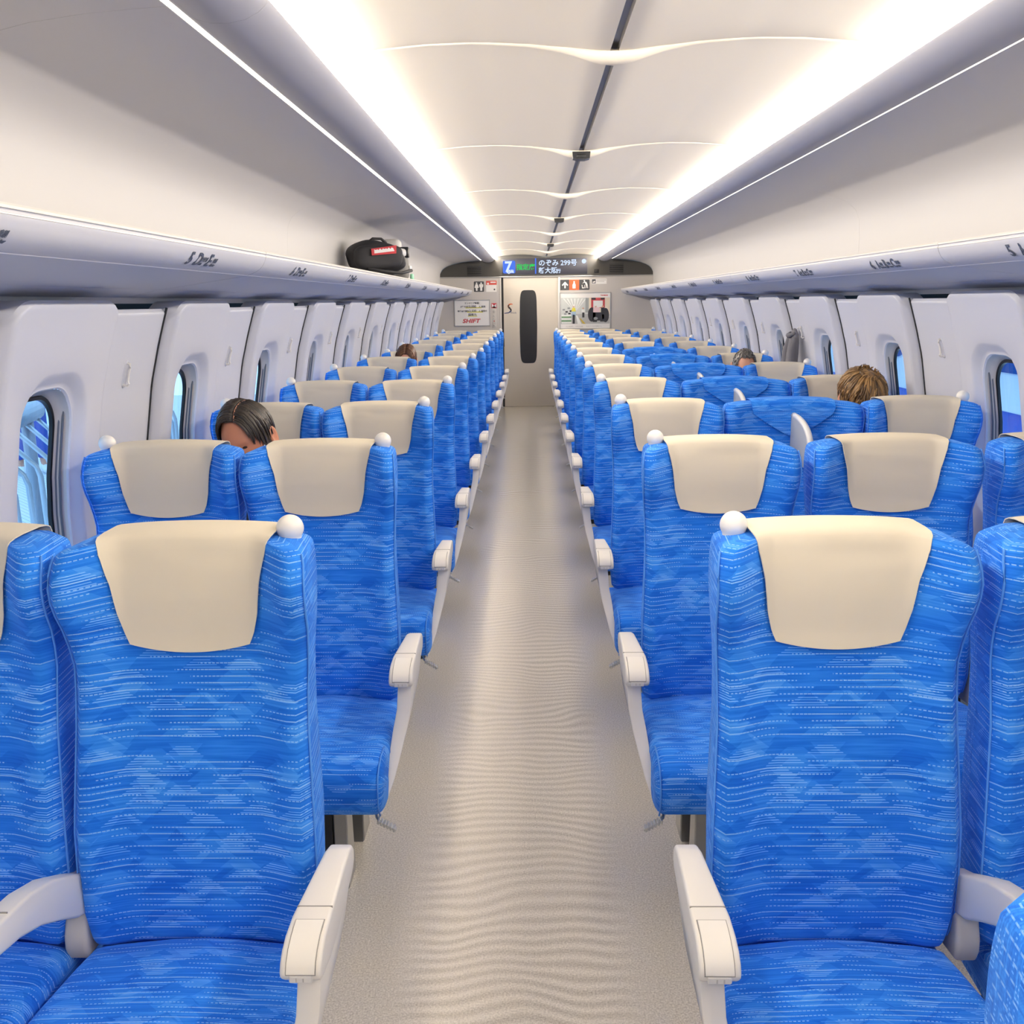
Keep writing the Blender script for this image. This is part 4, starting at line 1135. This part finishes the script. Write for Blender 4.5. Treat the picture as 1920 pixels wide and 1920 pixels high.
# jacket hung from a coat hook on the right wall
def jacket():
    jk = empty('hanging_jacket', (1.492, 6.20, 1.30), label='grey jacket hanging from a wall hook by the right windows', category='jacket')
    V = []; Fc = []; n = 28
    zs = [.0, -.012, -.04, -.09, -.16, -.25, -.35, -.44, -.50, -.505]
    hx = [.005, .014, .022, .028, .031, .033, .034, .035, .036, .03]; hy = [.01, .030, .055, .068, .074, .078, .082, .085, .088, .07]
    for z, a, b in zip(zs, hx, hy):
        for k in range(n):
            t = 2 * PI * k / n; f = 1 + .10 * math.sin(5 * t + z * 6) * min(1, -z * 6) + .05 * math.sin(9 * t + 1 - z * 9) * min(1, -z * 6)
            V.append((a * math.cos(t) * f - .02 * smooth(0, -.3, z), b * math.sin(t) * f + .05 * z, z))
    m = len(zs)
    for j in range(m - 1):
        for k in range(n): Fc.append((j * n + k, j * n + (k + 1) % n, (j + 1) * n + (k + 1) % n, (j + 1) * n + k))
    Fc += [tuple(range(n)), tuple(range((m - 1) * n, m * n))[::-1]]
    obj('body', bm_mesh('body', recalc(V, Fc), M['jacket']), jk)
    for s in (-1, 1):
        obj('sleeve', tube('sleeve', M['jacket'], [(-.015, s * .055, -.06), (-.030, s * .070, -.14), (-.036, s * .074, -.27), (-.037, s * .068, -.40), (-.034, s * .064, -.44)], [.018, .024, .023, .021, .018], 12), jk)
    obj('collar', tube('collar', M['jacket'], [(-.012, -.05, -.03), (-.035, -.02, -.045), (-.035, .02, -.045), (-.012, .05, -.03)], [.010, .016, .016, .010], 8), jk)
    obj('loop', tube('loop', M['white'], [(.0, -.004, -.02), (.018, -.004, .0), (.03, 0, .006), (.018, .004, .0), (.0, .004, -.02)], .0025, 5), jk)
jacket()

# ================================================================== PEOPLE
def head_geo(k=1.0):
    """face looks along -y; centre of the skull at the origin"""
    nu, nv = 48, 36; V = []; Fc = []
    for j in range(nv + 1):
        v = -PI / 2 + PI * j / nv
        for i in range(nu):
            u = 2 * PI * i / nu
            x, y, z = math.cos(v) * math.sin(u), -math.cos(v) * math.cos(u), math.sin(v)     # u = 0 faces -y
            X, Y, Z = .076 * x, .096 * y, .112 * z
            if z < 0:
                X *= 1 - .30 * z * z; Y *= 1 - .12 * z * z
                if y > 0: Y *= 1 - .35 * (-z)
                Z *= 1.06
            fr = max(0, -y)
            g = lambda cx, cz, sx, sz: math.exp(-((X - cx) / sx) ** 2 - ((Z - cz) / sz) ** 2) * fr
            Y -= .022 * g(0, -.030, .011, .020) + .012 * g(0, -.012, .008, .026)               # nose
            Y += .010 * (g(.032, -.002, .016, .010) + g(-.032, -.002, .016, .010))             # eye sockets
            Y -= .006 * (g(.030, .018, .022, .008) + g(-.030, .018, .022, .008))               # brows
            Y -= .006 * g(0, -.066, .022, .006) - .004 * g(0, -.072, .02, .003) + .005 * g(0, -.077, .018, .006) + .006 * g(0, -.102, .018, .012)
            V.append((X * k, Y * k, Z * k))
    for j in range(nv):
        for i in range(nu): Fc.append((j * nu + i, j * nu + (i + 1) % nu, (j + 1) * nu + (i + 1) % nu, (j + 1) * nu + i))
    for s in (-1, 1):                                # ears
        n0 = len(V); n = 14
        rings = [(.0, .6), (.010, 1.0), (.016, 1.0), (.014, .72), (.009, .45)]
        for d, q in rings:
            for a in range(n):
                t = 2 * PI * a / n
                V.append((s * (.073 + d - .002 * math.sin(t)) * k, (.012 + .017 * q * math.cos(t) + d * .5) * k, (-.012 + .031 * q * math.sin(t) - (.004 if math.sin(t) < 0 else 0)) * k))
        for r_ in range(4):
            for a in range(n): Fc.append((n0 + r_ * n + a, n0 + r_ * n + (a + 1) % n, n0 + (r_ + 1) * n + (a + 1) % n, n0 + (r_ + 1) * n + a))
        Fc.append(tuple(range(n0 + 4 * n, n0 + 5 * n)))
    return V, Fc
def skin_mesh(name, joints, edges, m, sub=1):
    me = bpy.data.meshes.new(name); me.from_pydata([j[0] for j in joints], edges, [])
    o = bpy.data.objects.new(name, me); C.objects.link(o)
    md = o.modifiers.new('skin', 'SKIN'); md.use_smooth_shade = True
    for i, j in enumerate(joints):
        rr = j[1] if isinstance(j[1], tuple) else (j[1], j[1])
        me.skin_vertices[0].data[i].radius = rr; me.skin_vertices[0].data[i].use_root = (i == 0)
    sb = o.modifiers.new('sub', 'SUBSURF'); sb.levels = sub; sb.render_levels = sub
    dg = bpy.context.evaluated_depsgraph_get(); dg.update()
    out = bpy.data.meshes.new_from_object(o.evaluated_get(dg))
    bpy.data.objects.remove(o); bpy.data.meshes.remove(me)
    out.materials.clear(); out.materials.append(m); out.name = name
    out.polygons.foreach_set('use_smooth', [True] * len(out.polygons))
    return out
def hand_joints(J, E, wrist_i, w, d, side):
    """palm, four fingers and a thumb resting on the lap; d = pointing direction"""
    d = Vector(d).normalized(); up = Vector((0, 0, 1)); sx = d.cross(up).normalized() * side
    w = Vector(w)
    p = w + d * .045; J.append((tuple(p), (.030, .014))); pi = len(J) - 1; E.append((wrist_i, pi))
    for k, (off, L) in enumerate(((-.026, .070), (-.009, .078), (.009, .073), (.025, .058))):
        q0 = p + d * .040 + sx * off; q1 = q0 + d * L * .45 + Vector((0, 0, -.006)); q2 = q1 + d * L * .5 + Vector((0, 0, -.022))
        for a, q in enumerate((q0, q1, q2)):
            J.append((tuple(q), .0088 - .0008 * a)); E.append((pi if a == 0 else len(J) - 2, len(J) - 1))
    t0 = p - sx * .030 - d * .012; t1 = t0 - sx * .018 + d * .026; t2 = t1 + d * .024 + Vector((0, 0, -.008))
    for a, q in enumerate((t0, t1, t2)):
        J.append((tuple(q), .0100 - .001 * a)); E.append((pi if a == 0 else len(J) - 2, len(J) - 1))

def seated_person(label, head, pitch, roll, seat_x, seat_y, shirt, trousers, yaw=0.0, k=1.0, skin=None):
    skin = skin or M['skin']
    t = empty('person', (seat_x, seat_y - .25, 0), label=label, category='person', group='seated passengers')
    L = lambda p: tuple(Vector(p) - Vector((seat_x, seat_y - .25, 0)))
    hx, hy, hz = head
    Rm = Matrix.Rotation(yaw, 3, 'Z') @ Matrix.Rotation(pitch, 3, 'X') @ Matrix.Rotation(roll, 3, 'Y')
    nb = Vector(head) + Rm @ Vector((0, .025, -.10)); neck = Vector((hx * .8 + seat_x * .2, min(seat_y - .22, hy + .09), hz - .20))
    pel = Vector((seat_x, seat_y - .24, .50)); chest = pel.lerp(neck, .68) + Vector((0, .035, 0)); belly = pel.lerp(neck, .32) + Vector((0, .03, 0))
    J = [(tuple(pel), (.15, .105)), (tuple(belly), (.14, .10)), (tuple(chest), (.155, .105)), (tuple(neck), (.060, .055)), (tuple(nb), (.050, .050))]
    E = [(0, 1), (1, 2), (2, 3), (3, 4)]
    CJ = [(tuple(pel), (.158, .115)), (tuple(belly), (.150, .110)), (tuple(chest), (.166, .116)), (tuple(neck + Vector((0, 0, -.015))), (.070, .066))]; CE = [(0, 1), (1, 2), (2, 3)]
    TJ = [(tuple(pel), (.160, .112))]; TE = []
    for s in (-1, 1):
        sh = chest + Vector((s * .165, 0, .09)); el = Vector((seat_x + s * .195, seat_y - .36, .66)); wr = Vector((seat_x + s * .09, seat_y - .56, .62))
        i0 = len(J)
        J += [(tuple(sh), .054), (tuple(el), .040), (tuple(wr), (.028, .022))]; E += [(2, i0), (i0, i0 + 1), (i0 + 1, i0 + 2)]
        hand_joints(J, E, i0 + 2, wr, (-s * .25, -1, -.1), s)
        c0 = len(CJ); CJ += [(tuple(sh), .064), (tuple(el), .052), (tuple(wr + (el - wr) * .12), .042)]; CE += [(2, c0), (c0, c0 + 1), (c0 + 1, c0 + 2)]
        hip = pel + Vector((s * .085, -.03, -.02)); kn = Vector((seat_x + s * .105, seat_y - .66, .50)); an = Vector((seat_x + s * .10, seat_y - .70, .09)); toe = an + Vector((0, -.15, -.055))
        i0 = len(J); J += [(tuple(hip), .080), (tuple(kn), .055), (tuple(an), .036), (tuple(toe), (.036, .025))]; E += [(0, i0), (i0, i0 + 1), (i0 + 1, i0 + 2), (i0 + 2, i0 + 3)]
        c0 = len(TJ); TJ += [(tuple(hip), .090), (tuple(kn), .068), (tuple(an + Vector((0, 0, .02))), .055)]; TE += [(0, c0), (c0, c0 + 1), (c0 + 1, c0 + 2)]
    body = skin_mesh('body', [(L(p), r) for p, r in J], E, skin, 1)
    V, Fc = head_geo(k)
    hv = [Rm @ Vector(v) + Vector(L(head)) for v in V]
    bm = bmesh.new(); bm.from_mesh(body); vs = [bm.verts.new(v) for v in hv]
    for f in Fc:
        try: bm.faces.new([vs[i] for i in f])
        except ValueError: pass
    bmesh.ops.recalc_face_normals(bm, faces=bm.faces)
    for f in bm.faces: f.smooth = True
    bm.to_mesh(body); bm.free()
    obj('body', body, t)
    obj('shirt', skin_mesh('shirt', [(L(p), r) for p, r in CJ], CE, shirt, 1), t)
    obj('trousers', skin_mesh('trousers', [(L(p), r) for p, r in TJ], TE, trousers, 1), t)
    place = lambda V: [Rm @ (Vector(v) * k) + Vector(L(head)) for v in V]
    for s in (-1, 1):
        ev, ef = [], []
        for j in range(7):
            a = -PI / 2 + PI * j / 6
            for i in range(8):
                b = 2 * PI * i / 8; ev.append((s * .032 + .0095 * math.cos(a) * math.cos(b), -.0790 + .007 * math.cos(a) * math.sin(b), -.004 + .0040 * math.sin(a)))
        for j in range(6):
            for i in range(8): ef.append((j * 8 + i, j * 8 + (i + 1) % 8, (j + 1) * 8 + (i + 1) % 8, (j + 1) * 8 + i))
        obj('eye', bm_mesh('eye', recalc(place(ev), ef), M['eye']), t)
    return t, place

def hair_mat(name, c0, c1):
    m = mat(name, c0, .45, spec=.5); t = NT(m)
    n = t.n.new('ShaderNodeObjectInfo'); uvx, uvy = t.uv()
    t.l.new(t.mix(t.white(t.m('FLOOR', uvx), 2.0), lin(c0), lin(c1)), t.bsdf().inputs['Base Color'])
    return m
def hair_mesh(place, m, strands, cap_fn, name='hair', parent=None):
    """a close cap over the scalp plus tapered locks; strands: list of (points, width)"""
    V = []; Fc = []; UV = []
    nu, nv = 40, 20
    # cap
    rows = []
    for j in range(nv + 1):
        v = PI / 2 - (PI * .80) * j / nv; row = []
        for i in range(nu):
            u = 2 * PI * i / nu
            x, y, z = math.cos(v) * math.sin(u), -math.cos(v) * math.cos(u), math.sin(v)
            p = cap_fn(u, v, x, y, z)
            row.append(len(V)); V.append(p); UV.append((i * .37, 0))
        rows.append(row)
    for j in range(nv):
        for i in range(nu): Fc.append((rows[j][i], rows[j][(i + 1) % nu], rows[j + 1][(i + 1) % nu], rows[j + 1][i]))
    sid = 100
    for P, w in strands:
        sid += 1; v, f = tube_geo(P, [w * q for q in np.interp(np.linspace(0, 1, len(P)), [0, .3, .8, 1], [.5, 1, .8, .12])], 4); n0 = len(V)
        V += v; UV += [(sid, 0)] * len(v); Fc += [tuple(i + n0 for i in q) for q in f]
    me = mesh_data(name, place(V), Fc, m, True, uv=UV)
    return obj(name, me, parent)
def on_head(u, v, r=1.0, zs=1.0):
    x, y, z = math.cos(v) * math.sin(u), -math.cos(v) * math.cos(u), math.sin(v)
    return Vector((.076 * x * r, .096 * y * r, .112 * z * r * zs))

# 1. man with a side parting, third row left, leaning forward, face mask
P1, pl1 = seated_person('man with parted black hair and mask loop, leaning forward, left of aisle', (-1.240, 3.32, 1.030), math.radians(19), math.radians(-7), SEAT_X['E'] + .02, 3.66, M['cloth_dark'], M['cloth_dark'], yaw=math.radians(-14), k=1.08, skin=mat('skin_tan', 'c98768', .5))
PART = .022                                           # side of the parting (his left)
def cap1(u, v, x, y, z):
    lim = -.10
    dd = abs(((u + PI) % (2 * PI)) - PI); hl = .78 - .14 * smooth(.3, .9, dd) if dd < .9 else (.64 - (dd - .9) * 2.6 if dd < 1.2 else -.25)       # forehead stays bare
    k = 1.10
    p = on_head(u, max(v, hl - .0), k)
    par = math.exp(-((p.x - PART) / .0045) ** 2) * (1 if p.y < .06 else 0) * (1 if p.z > .03 else 0)
    return p * (1 - .075 * par)
st = []
r1 = np.random.RandomState(2)
for i in range(300):
    s = -1 if i < 190 else 1
    y0 = r1.uniform(-.066, .08); x0 = PART + s * r1.uniform(.002, .006)
    zz = math.sqrt(max(0.001, 1 - (x0 / .076) ** 2 - (y0 / .096) ** 2)) * .112
    P = []
    reach = r1.uniform(1.2, 1.75) if s < 0 else r1.uniform(.95, 1.5)
    fall = r1.uniform(-.25, .10)
    ph0 = math.atan2(x0, zz)
    ry = math.sqrt(max(.02, 1 - (y0 / .096) ** 2))
    for q in np.linspace(0, 1, 8):
        ph = ph0 + s * reach * q; yy = y0 + (.004 + fall * .04) * q
        rr = 1.115 + .05 * math.sin(q * PI) + r1.uniform(-.012, .012)
        P.append(Vector((.076 * math.sin(ph) * rr * ry, yy * 1.08, .112 * math.cos(ph) * rr * ry)))
    st.append((P, r1.uniform(.0035, .0055)))
hair_mesh(pl1, hair_mat('hair_black', '1d1a18', '4a4038'), st, cap1, parent=P1)
pts = []
for y_ in np.linspace(-.066, .035, 12):
    q = math.sqrt(max(0, 1 - (PART / .076) ** 2 - (y_ / .096) ** 2)); pts.append((PART * 1.03 + .004 * math.sin(y_ * 40), y_ * 1.06, .112 * q * 1.126))
V, Fc = tube_geo(pts, [.0012, .0026, .0032, .0034, .0034, .0032, .003, .0028, .0026, .0024, .0018, .001], 6)
obj('parting', bm_mesh('parting', recalc(pl1(V), Fc), M['skin']), P1)
mk = ([], [])
V, Fc = tube_geo([(.070, -.060, -.045), (.078, -.02, -.010), (.082, .010, .018), (.084, .026, .012), (.080, .030, -.02), (.072, .0, -.05), (.066, -.055, -.07)], .0022, 6)
mk[0].extend(V); mk[1].extend(Fc)
V, Fc = tube_geo([(-.070, -.060, -.045), (-.078, -.02, -.010), (-.082, .010, .018), (-.084, .026, .012), (-.080, .030, -.02), (-.072, .0, -.05), (-.066, -.055, -.07)], .0022, 6)
n0 = len(mk[0]); mk[0].extend(V); mk[1].extend([tuple(i + n0 for i in q) for q in Fc])
n0 = len(mk[0]); nx_, nz2 = 13, 9
for a in range(nx_):
    for b_ in range(nz2):
        u = -1.05 + 2.1 * a / (nx_ - 1); z = -.022 - .085 * b_ / (nz2 - 1)
        mk[0].append((.083 * math.sin(u) * (1 - .0), -.104 * math.cos(u) - .022 * math.exp(-(u / .35) ** 2) * (1 - b_ / 9), z))
for a in range(nx_ - 1):
    for b_ in range(nz2 - 1): mk[1].append((n0 + a * nz2 + b_, n0 + (a + 1) * nz2 + b_, n0 + (a + 1) * nz2 + b_ + 1, n0 + a * nz2 + b_ + 1))
obj('face_mask', bm_mesh('face_mask', recalc(pl1(mk[0]), mk[1]), M['white']), P1, label='white face mask with ear loops')

# 2. boy with tousled brown hair, fourth row right
P2, pl2 = seated_person('person with tousled light brown hair bent forward at right window', (1.320, 4.40, 1.040), math.radians(26), math.radians(-5), SEAT_X['A'] - .02, 4.70, M['cloth_grey'], M['cloth_dark'], yaw=math.radians(20), k=1.06, skin=mat('skin_fair', 'e0a385', .5))
def cap2(u, v, x, y, z):
    d = abs(((u + PI) % (2 * PI)) - PI); hl = .10 if d < 1.0 else -.35
    return on_head(u, max(v, hl), 1.12)
st = []; r1 = np.random.RandomState(12)
for i in range(800):
    u0 = r1.uniform(-PI, PI); v0 = r1.uniform(.45, 1.30)
    d = abs(u0); end = r1.uniform(-.22, .06) if d < 1.1 else r1.uniform(-.35, .05)
    du = r1.uniform(-.28, .28) + .12 * math.sin(u0 * 7); lift = r1.uniform(.02, .17); P = []
    for q in np.linspace(0, 1, 7):
        v = v0 + (end - v0) * q; rr = 1.11 + lift * math.sin(PI * min(1, q * 1.15)) + .03 * q
        P.append(on_head(u0 + du * q * q, v, rr))
    st.append((P, r1.uniform(.0028, .0060)))
for i in range(60):
    u0 = r1.uniform(-PI, PI); a0 = r1.uniform(-.5, .5); P = [on_head(u0, 1.0, 1.12), on_head(u0 + a0 * .4, 1.12, 1.22), on_head(u0 + a0, 1.15, 1.25 + r1.uniform(0, .08))]
    st.append((P, .0042))
hair_mesh(pl2, hair_mat('hair_brown', '38261a', 'b58d58'), st, cap2, parent=P2)

# 3. older man with short greying hair, sixth row right
P3, pl3 = seated_person('older man with short greying hair and bare forehead, right window', (1.235, 6.47, 1.045), math.radians(18), 0.0, SEAT_X['A'] - .03, 6.78, M['cloth_grey'], M['cloth_dark'], k=.98, skin=mat('skin_pale', 'd8a084', .5))
def cap3(u, v, x, y, z):
    d = abs(((u + PI) % (2 * PI)) - PI); hl = .80 if d < .75 else (.80 - (d - .75) * 2.2 if d < 1.15 else -.30)
    return on_head(u, max(v, hl), 1.055)
st = []; r1 = np.random.RandomState(31)
for i in range(340):
    u0 = r1.uniform(-PI, PI); d = abs(u0); lo = .85 if d < .8 else (0.2 if d < 1.2 else -.25); v0 = r1.uniform(lo, 1.5); P = []
    for q in np.linspace(0, 1, 4): P.append(on_head(u0 + r1.uniform(-.05, .05), v0 - .16 * q, 1.05 + .03 * math.sin(PI * q)))
    st.append((P, .0036))
hair_mesh(pl3, hair_mat('hair_grey', '2e2a28', '8d8984'), st, cap3, parent=P3)

# 4. woman with brown parted hair, seventh row left
P4, pl4 = seated_person('woman with long brown parted hair, far left by the window', (-1.215, 7.50, 1.055), math.radians(16), math.radians(10), SEAT_X['E'] + .02, 7.82, M['cloth_grey'], M['cloth_dark'], k=1.0, skin=mat('skin_warm', 'e3a88c', .5))
def cap4(u, v, x, y, z):
    d = abs(((u + PI) % (2 * PI)) - PI); hl = .62 if d < .8 else -.50
    p = on_head(u, max(v, hl), 1.09)
    return p * (1 - .06 * math.exp(-((p.x + .012) / .005) ** 2) * (1 if p.y < .06 and p.z > .02 else 0))
st = []; r1 = np.random.RandomState(41)
for i in range(300):
    s = -1 if i % 2 else 1; y0 = r1.uniform(-.08, .09); x0 = -.012 + s * .004; ry = math.sqrt(max(.03, 1 - (y0 / .098) ** 2)); ph0 = math.atan2(x0, .112)
    P = []; L_ = r1.uniform(.05, .16)
    for q in np.linspace(0, 1, 6):
        ph = ph0 + s * 1.45 * q; rr = 1.10 + .03 * math.sin(PI * q); P.append(Vector((.076 * math.sin(ph) * rr * ry, y0 - .014 * q, .112 * math.cos(ph) * rr * ry)))
    P.append(P[-1] + Vector((s * .004, .01, -L_ * .5))); P.append(P[-1] + Vector((-s * .004, .012, -L_ * .5)))
    st.append((P, r1.uniform(.004, .006)))
hair_mesh(pl4, hair_mat('hair_chestnut', '3a2418', '7a5136'), st, cap4, parent=P4)

# ================================================================== OUTSIDE
M['plat'] = mat('platform_paving', 'c9cdd2', .8)
def plat_mat():
    t = NT(M['plat']); p, (x, y, z) = t.pos()
    a = t.m('LESS_THAN', t.m('FRACT', t.m('DIVIDE', t.m('ADD', x, y), .055)), .12); b = t.m('LESS_THAN', t.m('FRACT', t.m('DIVIDE', t.m('SUBTRACT', x, y), .055)), .12)
    t.l.new(t.mix(t.m('MAXIMUM', a, b), lin('d3d8dd'), lin('8f9aa6')), t.bsdf().inputs['Base Color'])
plat_mat()
M['out_pipe'] = mat('galvanised_pipe', '8f9aa5', .4, .3); M['out_rod'] = mat('steel_rod', 'c6d2d8', .3, .4)
M['denim'] = mat('blue_trousers', '3a57a8', .8); M['shoe'] = mat('pale_shoes', 'dfe3e6', .6)
pf = obj('platform_ground', bm_mesh('platform_ground', (lambda bm: (box_bm(bm, -9.0, -1.85, -3, 17, -.45, -.10), bm)[1])(bmesh.new()), M['plat'], False), kind='structure')
box('platform_kerb', mat('kerb_stone', 'b9bec4', .8), -2.02, -1.86, -3, 17, -.10, -.092, kind='structure')
# barrier units: a thick rail with slanting rods that bend down
def barrier(k, y0):
    pos = ['nearest', 'second', 'third', 'fourth', 'fifth', 'sixth'][k]
    t = empty('platform_barrier', (-2.55, y0, -.10), label='steel rail with bent rods outside left, %s one' % pos, category='railing', group='platform barriers')
    d = Vector((-.28, 1, 0)).normalized()
    half = .62
    obj('rail', tube('rail', M['out_pipe'], [Vector((0, 0, 1.09)) + d * q for q in (-half, -.2, .2, half)], .048, 14), t)
    for q in (-half * .7, half * .7):
        b = Vector((0, 0, 0)) + d * q
        obj('post', tube('post', M['out_pipe'], [b + Vector((0, 0, 0)), b + Vector((0, 0, 1.09))], .03, 10), t)
    for q in np.linspace(-half + .06, half - .06, 6):
        b = Vector((0, 0, 1.07)) + d * q; n = Vector((.15, .04, 0))
        pts = [b, b + n * .45 + Vector((0, 0, -.075)), b + n * .92 + Vector((0, 0, -.155)), b + n + Vector((0, 0, -.20)), b + n * 1.03 + Vector((0, 0, -.5)), b + n * 1.04 + Vector((0, 0, -1.06))]
        obj('rod', tube('rod', M['out_rod'], pts, .012, 6), t)
    obj('skirt', tube('skirt', M['out_pipe'], [Vector((.18, 0, .30)) + d * q for q in (-half, half)], .012, 6), t)
for k in range(6): barrier(k, 4.05 + 1.42 * k)
def standing(label, x, y, ang, k):
    t = empty('person', (x, y, -.10), label=label, category='person', group='people on the platform')
    t.rotation_euler.z = ang
    J = [((0, 0, .95), (.13, .10)), ((0, 0, 1.12), (.125, .095)), ((0, 0, 1.32), (.155, .10)), ((0, 0, 1.48), .058), ((0, -.01, 1.56), .052)]; E = [(0, 1), (1, 2), (2, 3), (3, 4)]
    CJ = [((0, 0, .93), (.145, .112)), ((0, 0, 1.12), (.14, .108)), ((0, 0, 1.32), (.168, .112)), ((0, 0, 1.45), .07)]; CE = [(0, 1), (1, 2), (2, 3)]
    TJ = [((0, 0, .97), (.145, .112))]; TE = []
    shoes = []
    for s in (-1, 1):
        i0 = len(J); J += [((s * .19, 0, 1.40), .052), ((s * .24, .02, 1.12), .040), ((s * .23, -.08, .88), (.028, .022))]; E += [(2, i0), (i0, i0 + 1), (i0 + 1, i0 + 2)]
        hand_joints(J, E, i0 + 2, (s * .23, -.08, .88), (0, -.2, -1), s)
        c0 = len(CJ); CJ += [((s * .19, 0, 1.40), .062), ((s * .24, .02, 1.12), .052), ((s * .23, -.075, .90), .042)]; CE += [(2, c0), (c0, c0 + 1), (c0 + 1, c0 + 2)]
        i0 = len(J); J += [((s * .09, 0, .90), .078), ((s * .10, -.02, .50), .054), ((s * .105, .02, .10), .036), ((s * .11, -.11, .035), (.036, .026))]; E += [(0, i0), (i0, i0 + 1), (i0 + 1, i0 + 2), (i0 + 2, i0 + 3)]
        c0 = len(TJ); TJ += [((s * .09, 0, .88), .092), ((s * .10, -.02, .50), .076), ((s * .105, .02, .12), .068)]; TE += [(0, c0), (c0, c0 + 1), (c0 + 1, c0 + 2)]
        shoes.append([(s * .108, .06, .045), (s * .108, -.02, .05), (s * .112, -.12, .038), (s * .114, -.18, .030)])
    body = skin_mesh('body', J, E, M['skin'], 1)
    V, Fc = head_geo(1.0); bm = bmesh.new(); bm.from_mesh(body); vs = [bm.verts.new(Vector(v) + Vector((0, -.02, 1.66))) for v in V]
    for f in Fc:
        try: bm.faces.new([vs[i] for i in f])
        except ValueError: pass
    bmesh.ops.recalc_face_normals(bm, faces=bm.faces)
    for f in bm.faces: f.smooth = True
    bm.to_mesh(body); bm.free(); obj('body', body, t)
    obj('shirt', skin_mesh('shirt', CJ, CE, M['cloth_grey' if k else 'denim'], 1), t)
    obj('trousers', skin_mesh('trousers', TJ, TE, M['denim'], 1), t)
    for P in shoes: obj('shoe', tube('shoe', M['shoe'], P, [.036, .044, .042, .028], 10), t)
    pl = lambda V: [Vector(v) + Vector((0, -.02, 1.66)) for v in V]
    hair_mesh(pl, hair_mat('hair_out%d' % k, '1d1a18', '3a322c'), [], lambda u, v, x, y, z: on_head(u, max(v, .5 if abs(((u + PI) % (2 * PI)) - PI) < .8 else -.4), 1.08), parent=t)
standing('person in blue trousers and pale shoes on the platform, nearer the frame edge', -5.15, 9.0, .6, 0)
standing('person in blue trousers behind the rail, further along the platform', -4.55, 9.15, -2.2, 1)

# the neighbouring train on the right: pale body, blue band, oval-cornered windows
def other_train():
    t = empty('neighbouring_train', (3.2, 6, -.4), label='pale train with a blue stripe and dark windows, outside the right windows', category='train')
    Mt, Mb, Mw = mat('train_white', 'e4ecf2', .35), mat('train_blue', '2f55b8', .35), mat('train_window', '1f4f96', .12)
    prof = [(3.10, -.6), (3.02, -.2), (3.0, .45), (3.0, .82), (3.0, 1.6), (3.06, 2.1), (3.25, 2.6), (3.7, 2.9)]
    def part(nm, m, pr, a=-4, b=18): o = obj(nm, extrude_y(nm, m, pr, a, b), t); inv(o, t); return o
    part('body_shell', Mt, prof + [(4.2, 2.9), (4.2, -.6)])
    part('blue_band', Mb, [(2.998, .28), (2.994, .30), (2.994, .70), (2.998, .72)])
    for k in range(13):
        y = -.2 + k * 1.04 + .35
        pts = rrect(y - .27, y + .27, .98, 1.55, .15, 6)
        bm = bmesh.new(); va = [bm.verts.new((2.990, a, b)) for a, b in pts]; vb = [bm.verts.new((3.0, a, b)) for a, b in pts]
        bm.faces.new(va); n = len(pts)
        for i in range(n): bm.faces.new((va[i], vb[i], vb[(i + 1) % n], va[(i + 1) % n]))
        bmesh.ops.recalc_face_normals(bm, faces=bm.faces)
        o = obj('window', sharp(bm_mesh('window', bm, Mw)), t); inv(o, t)
other_train()
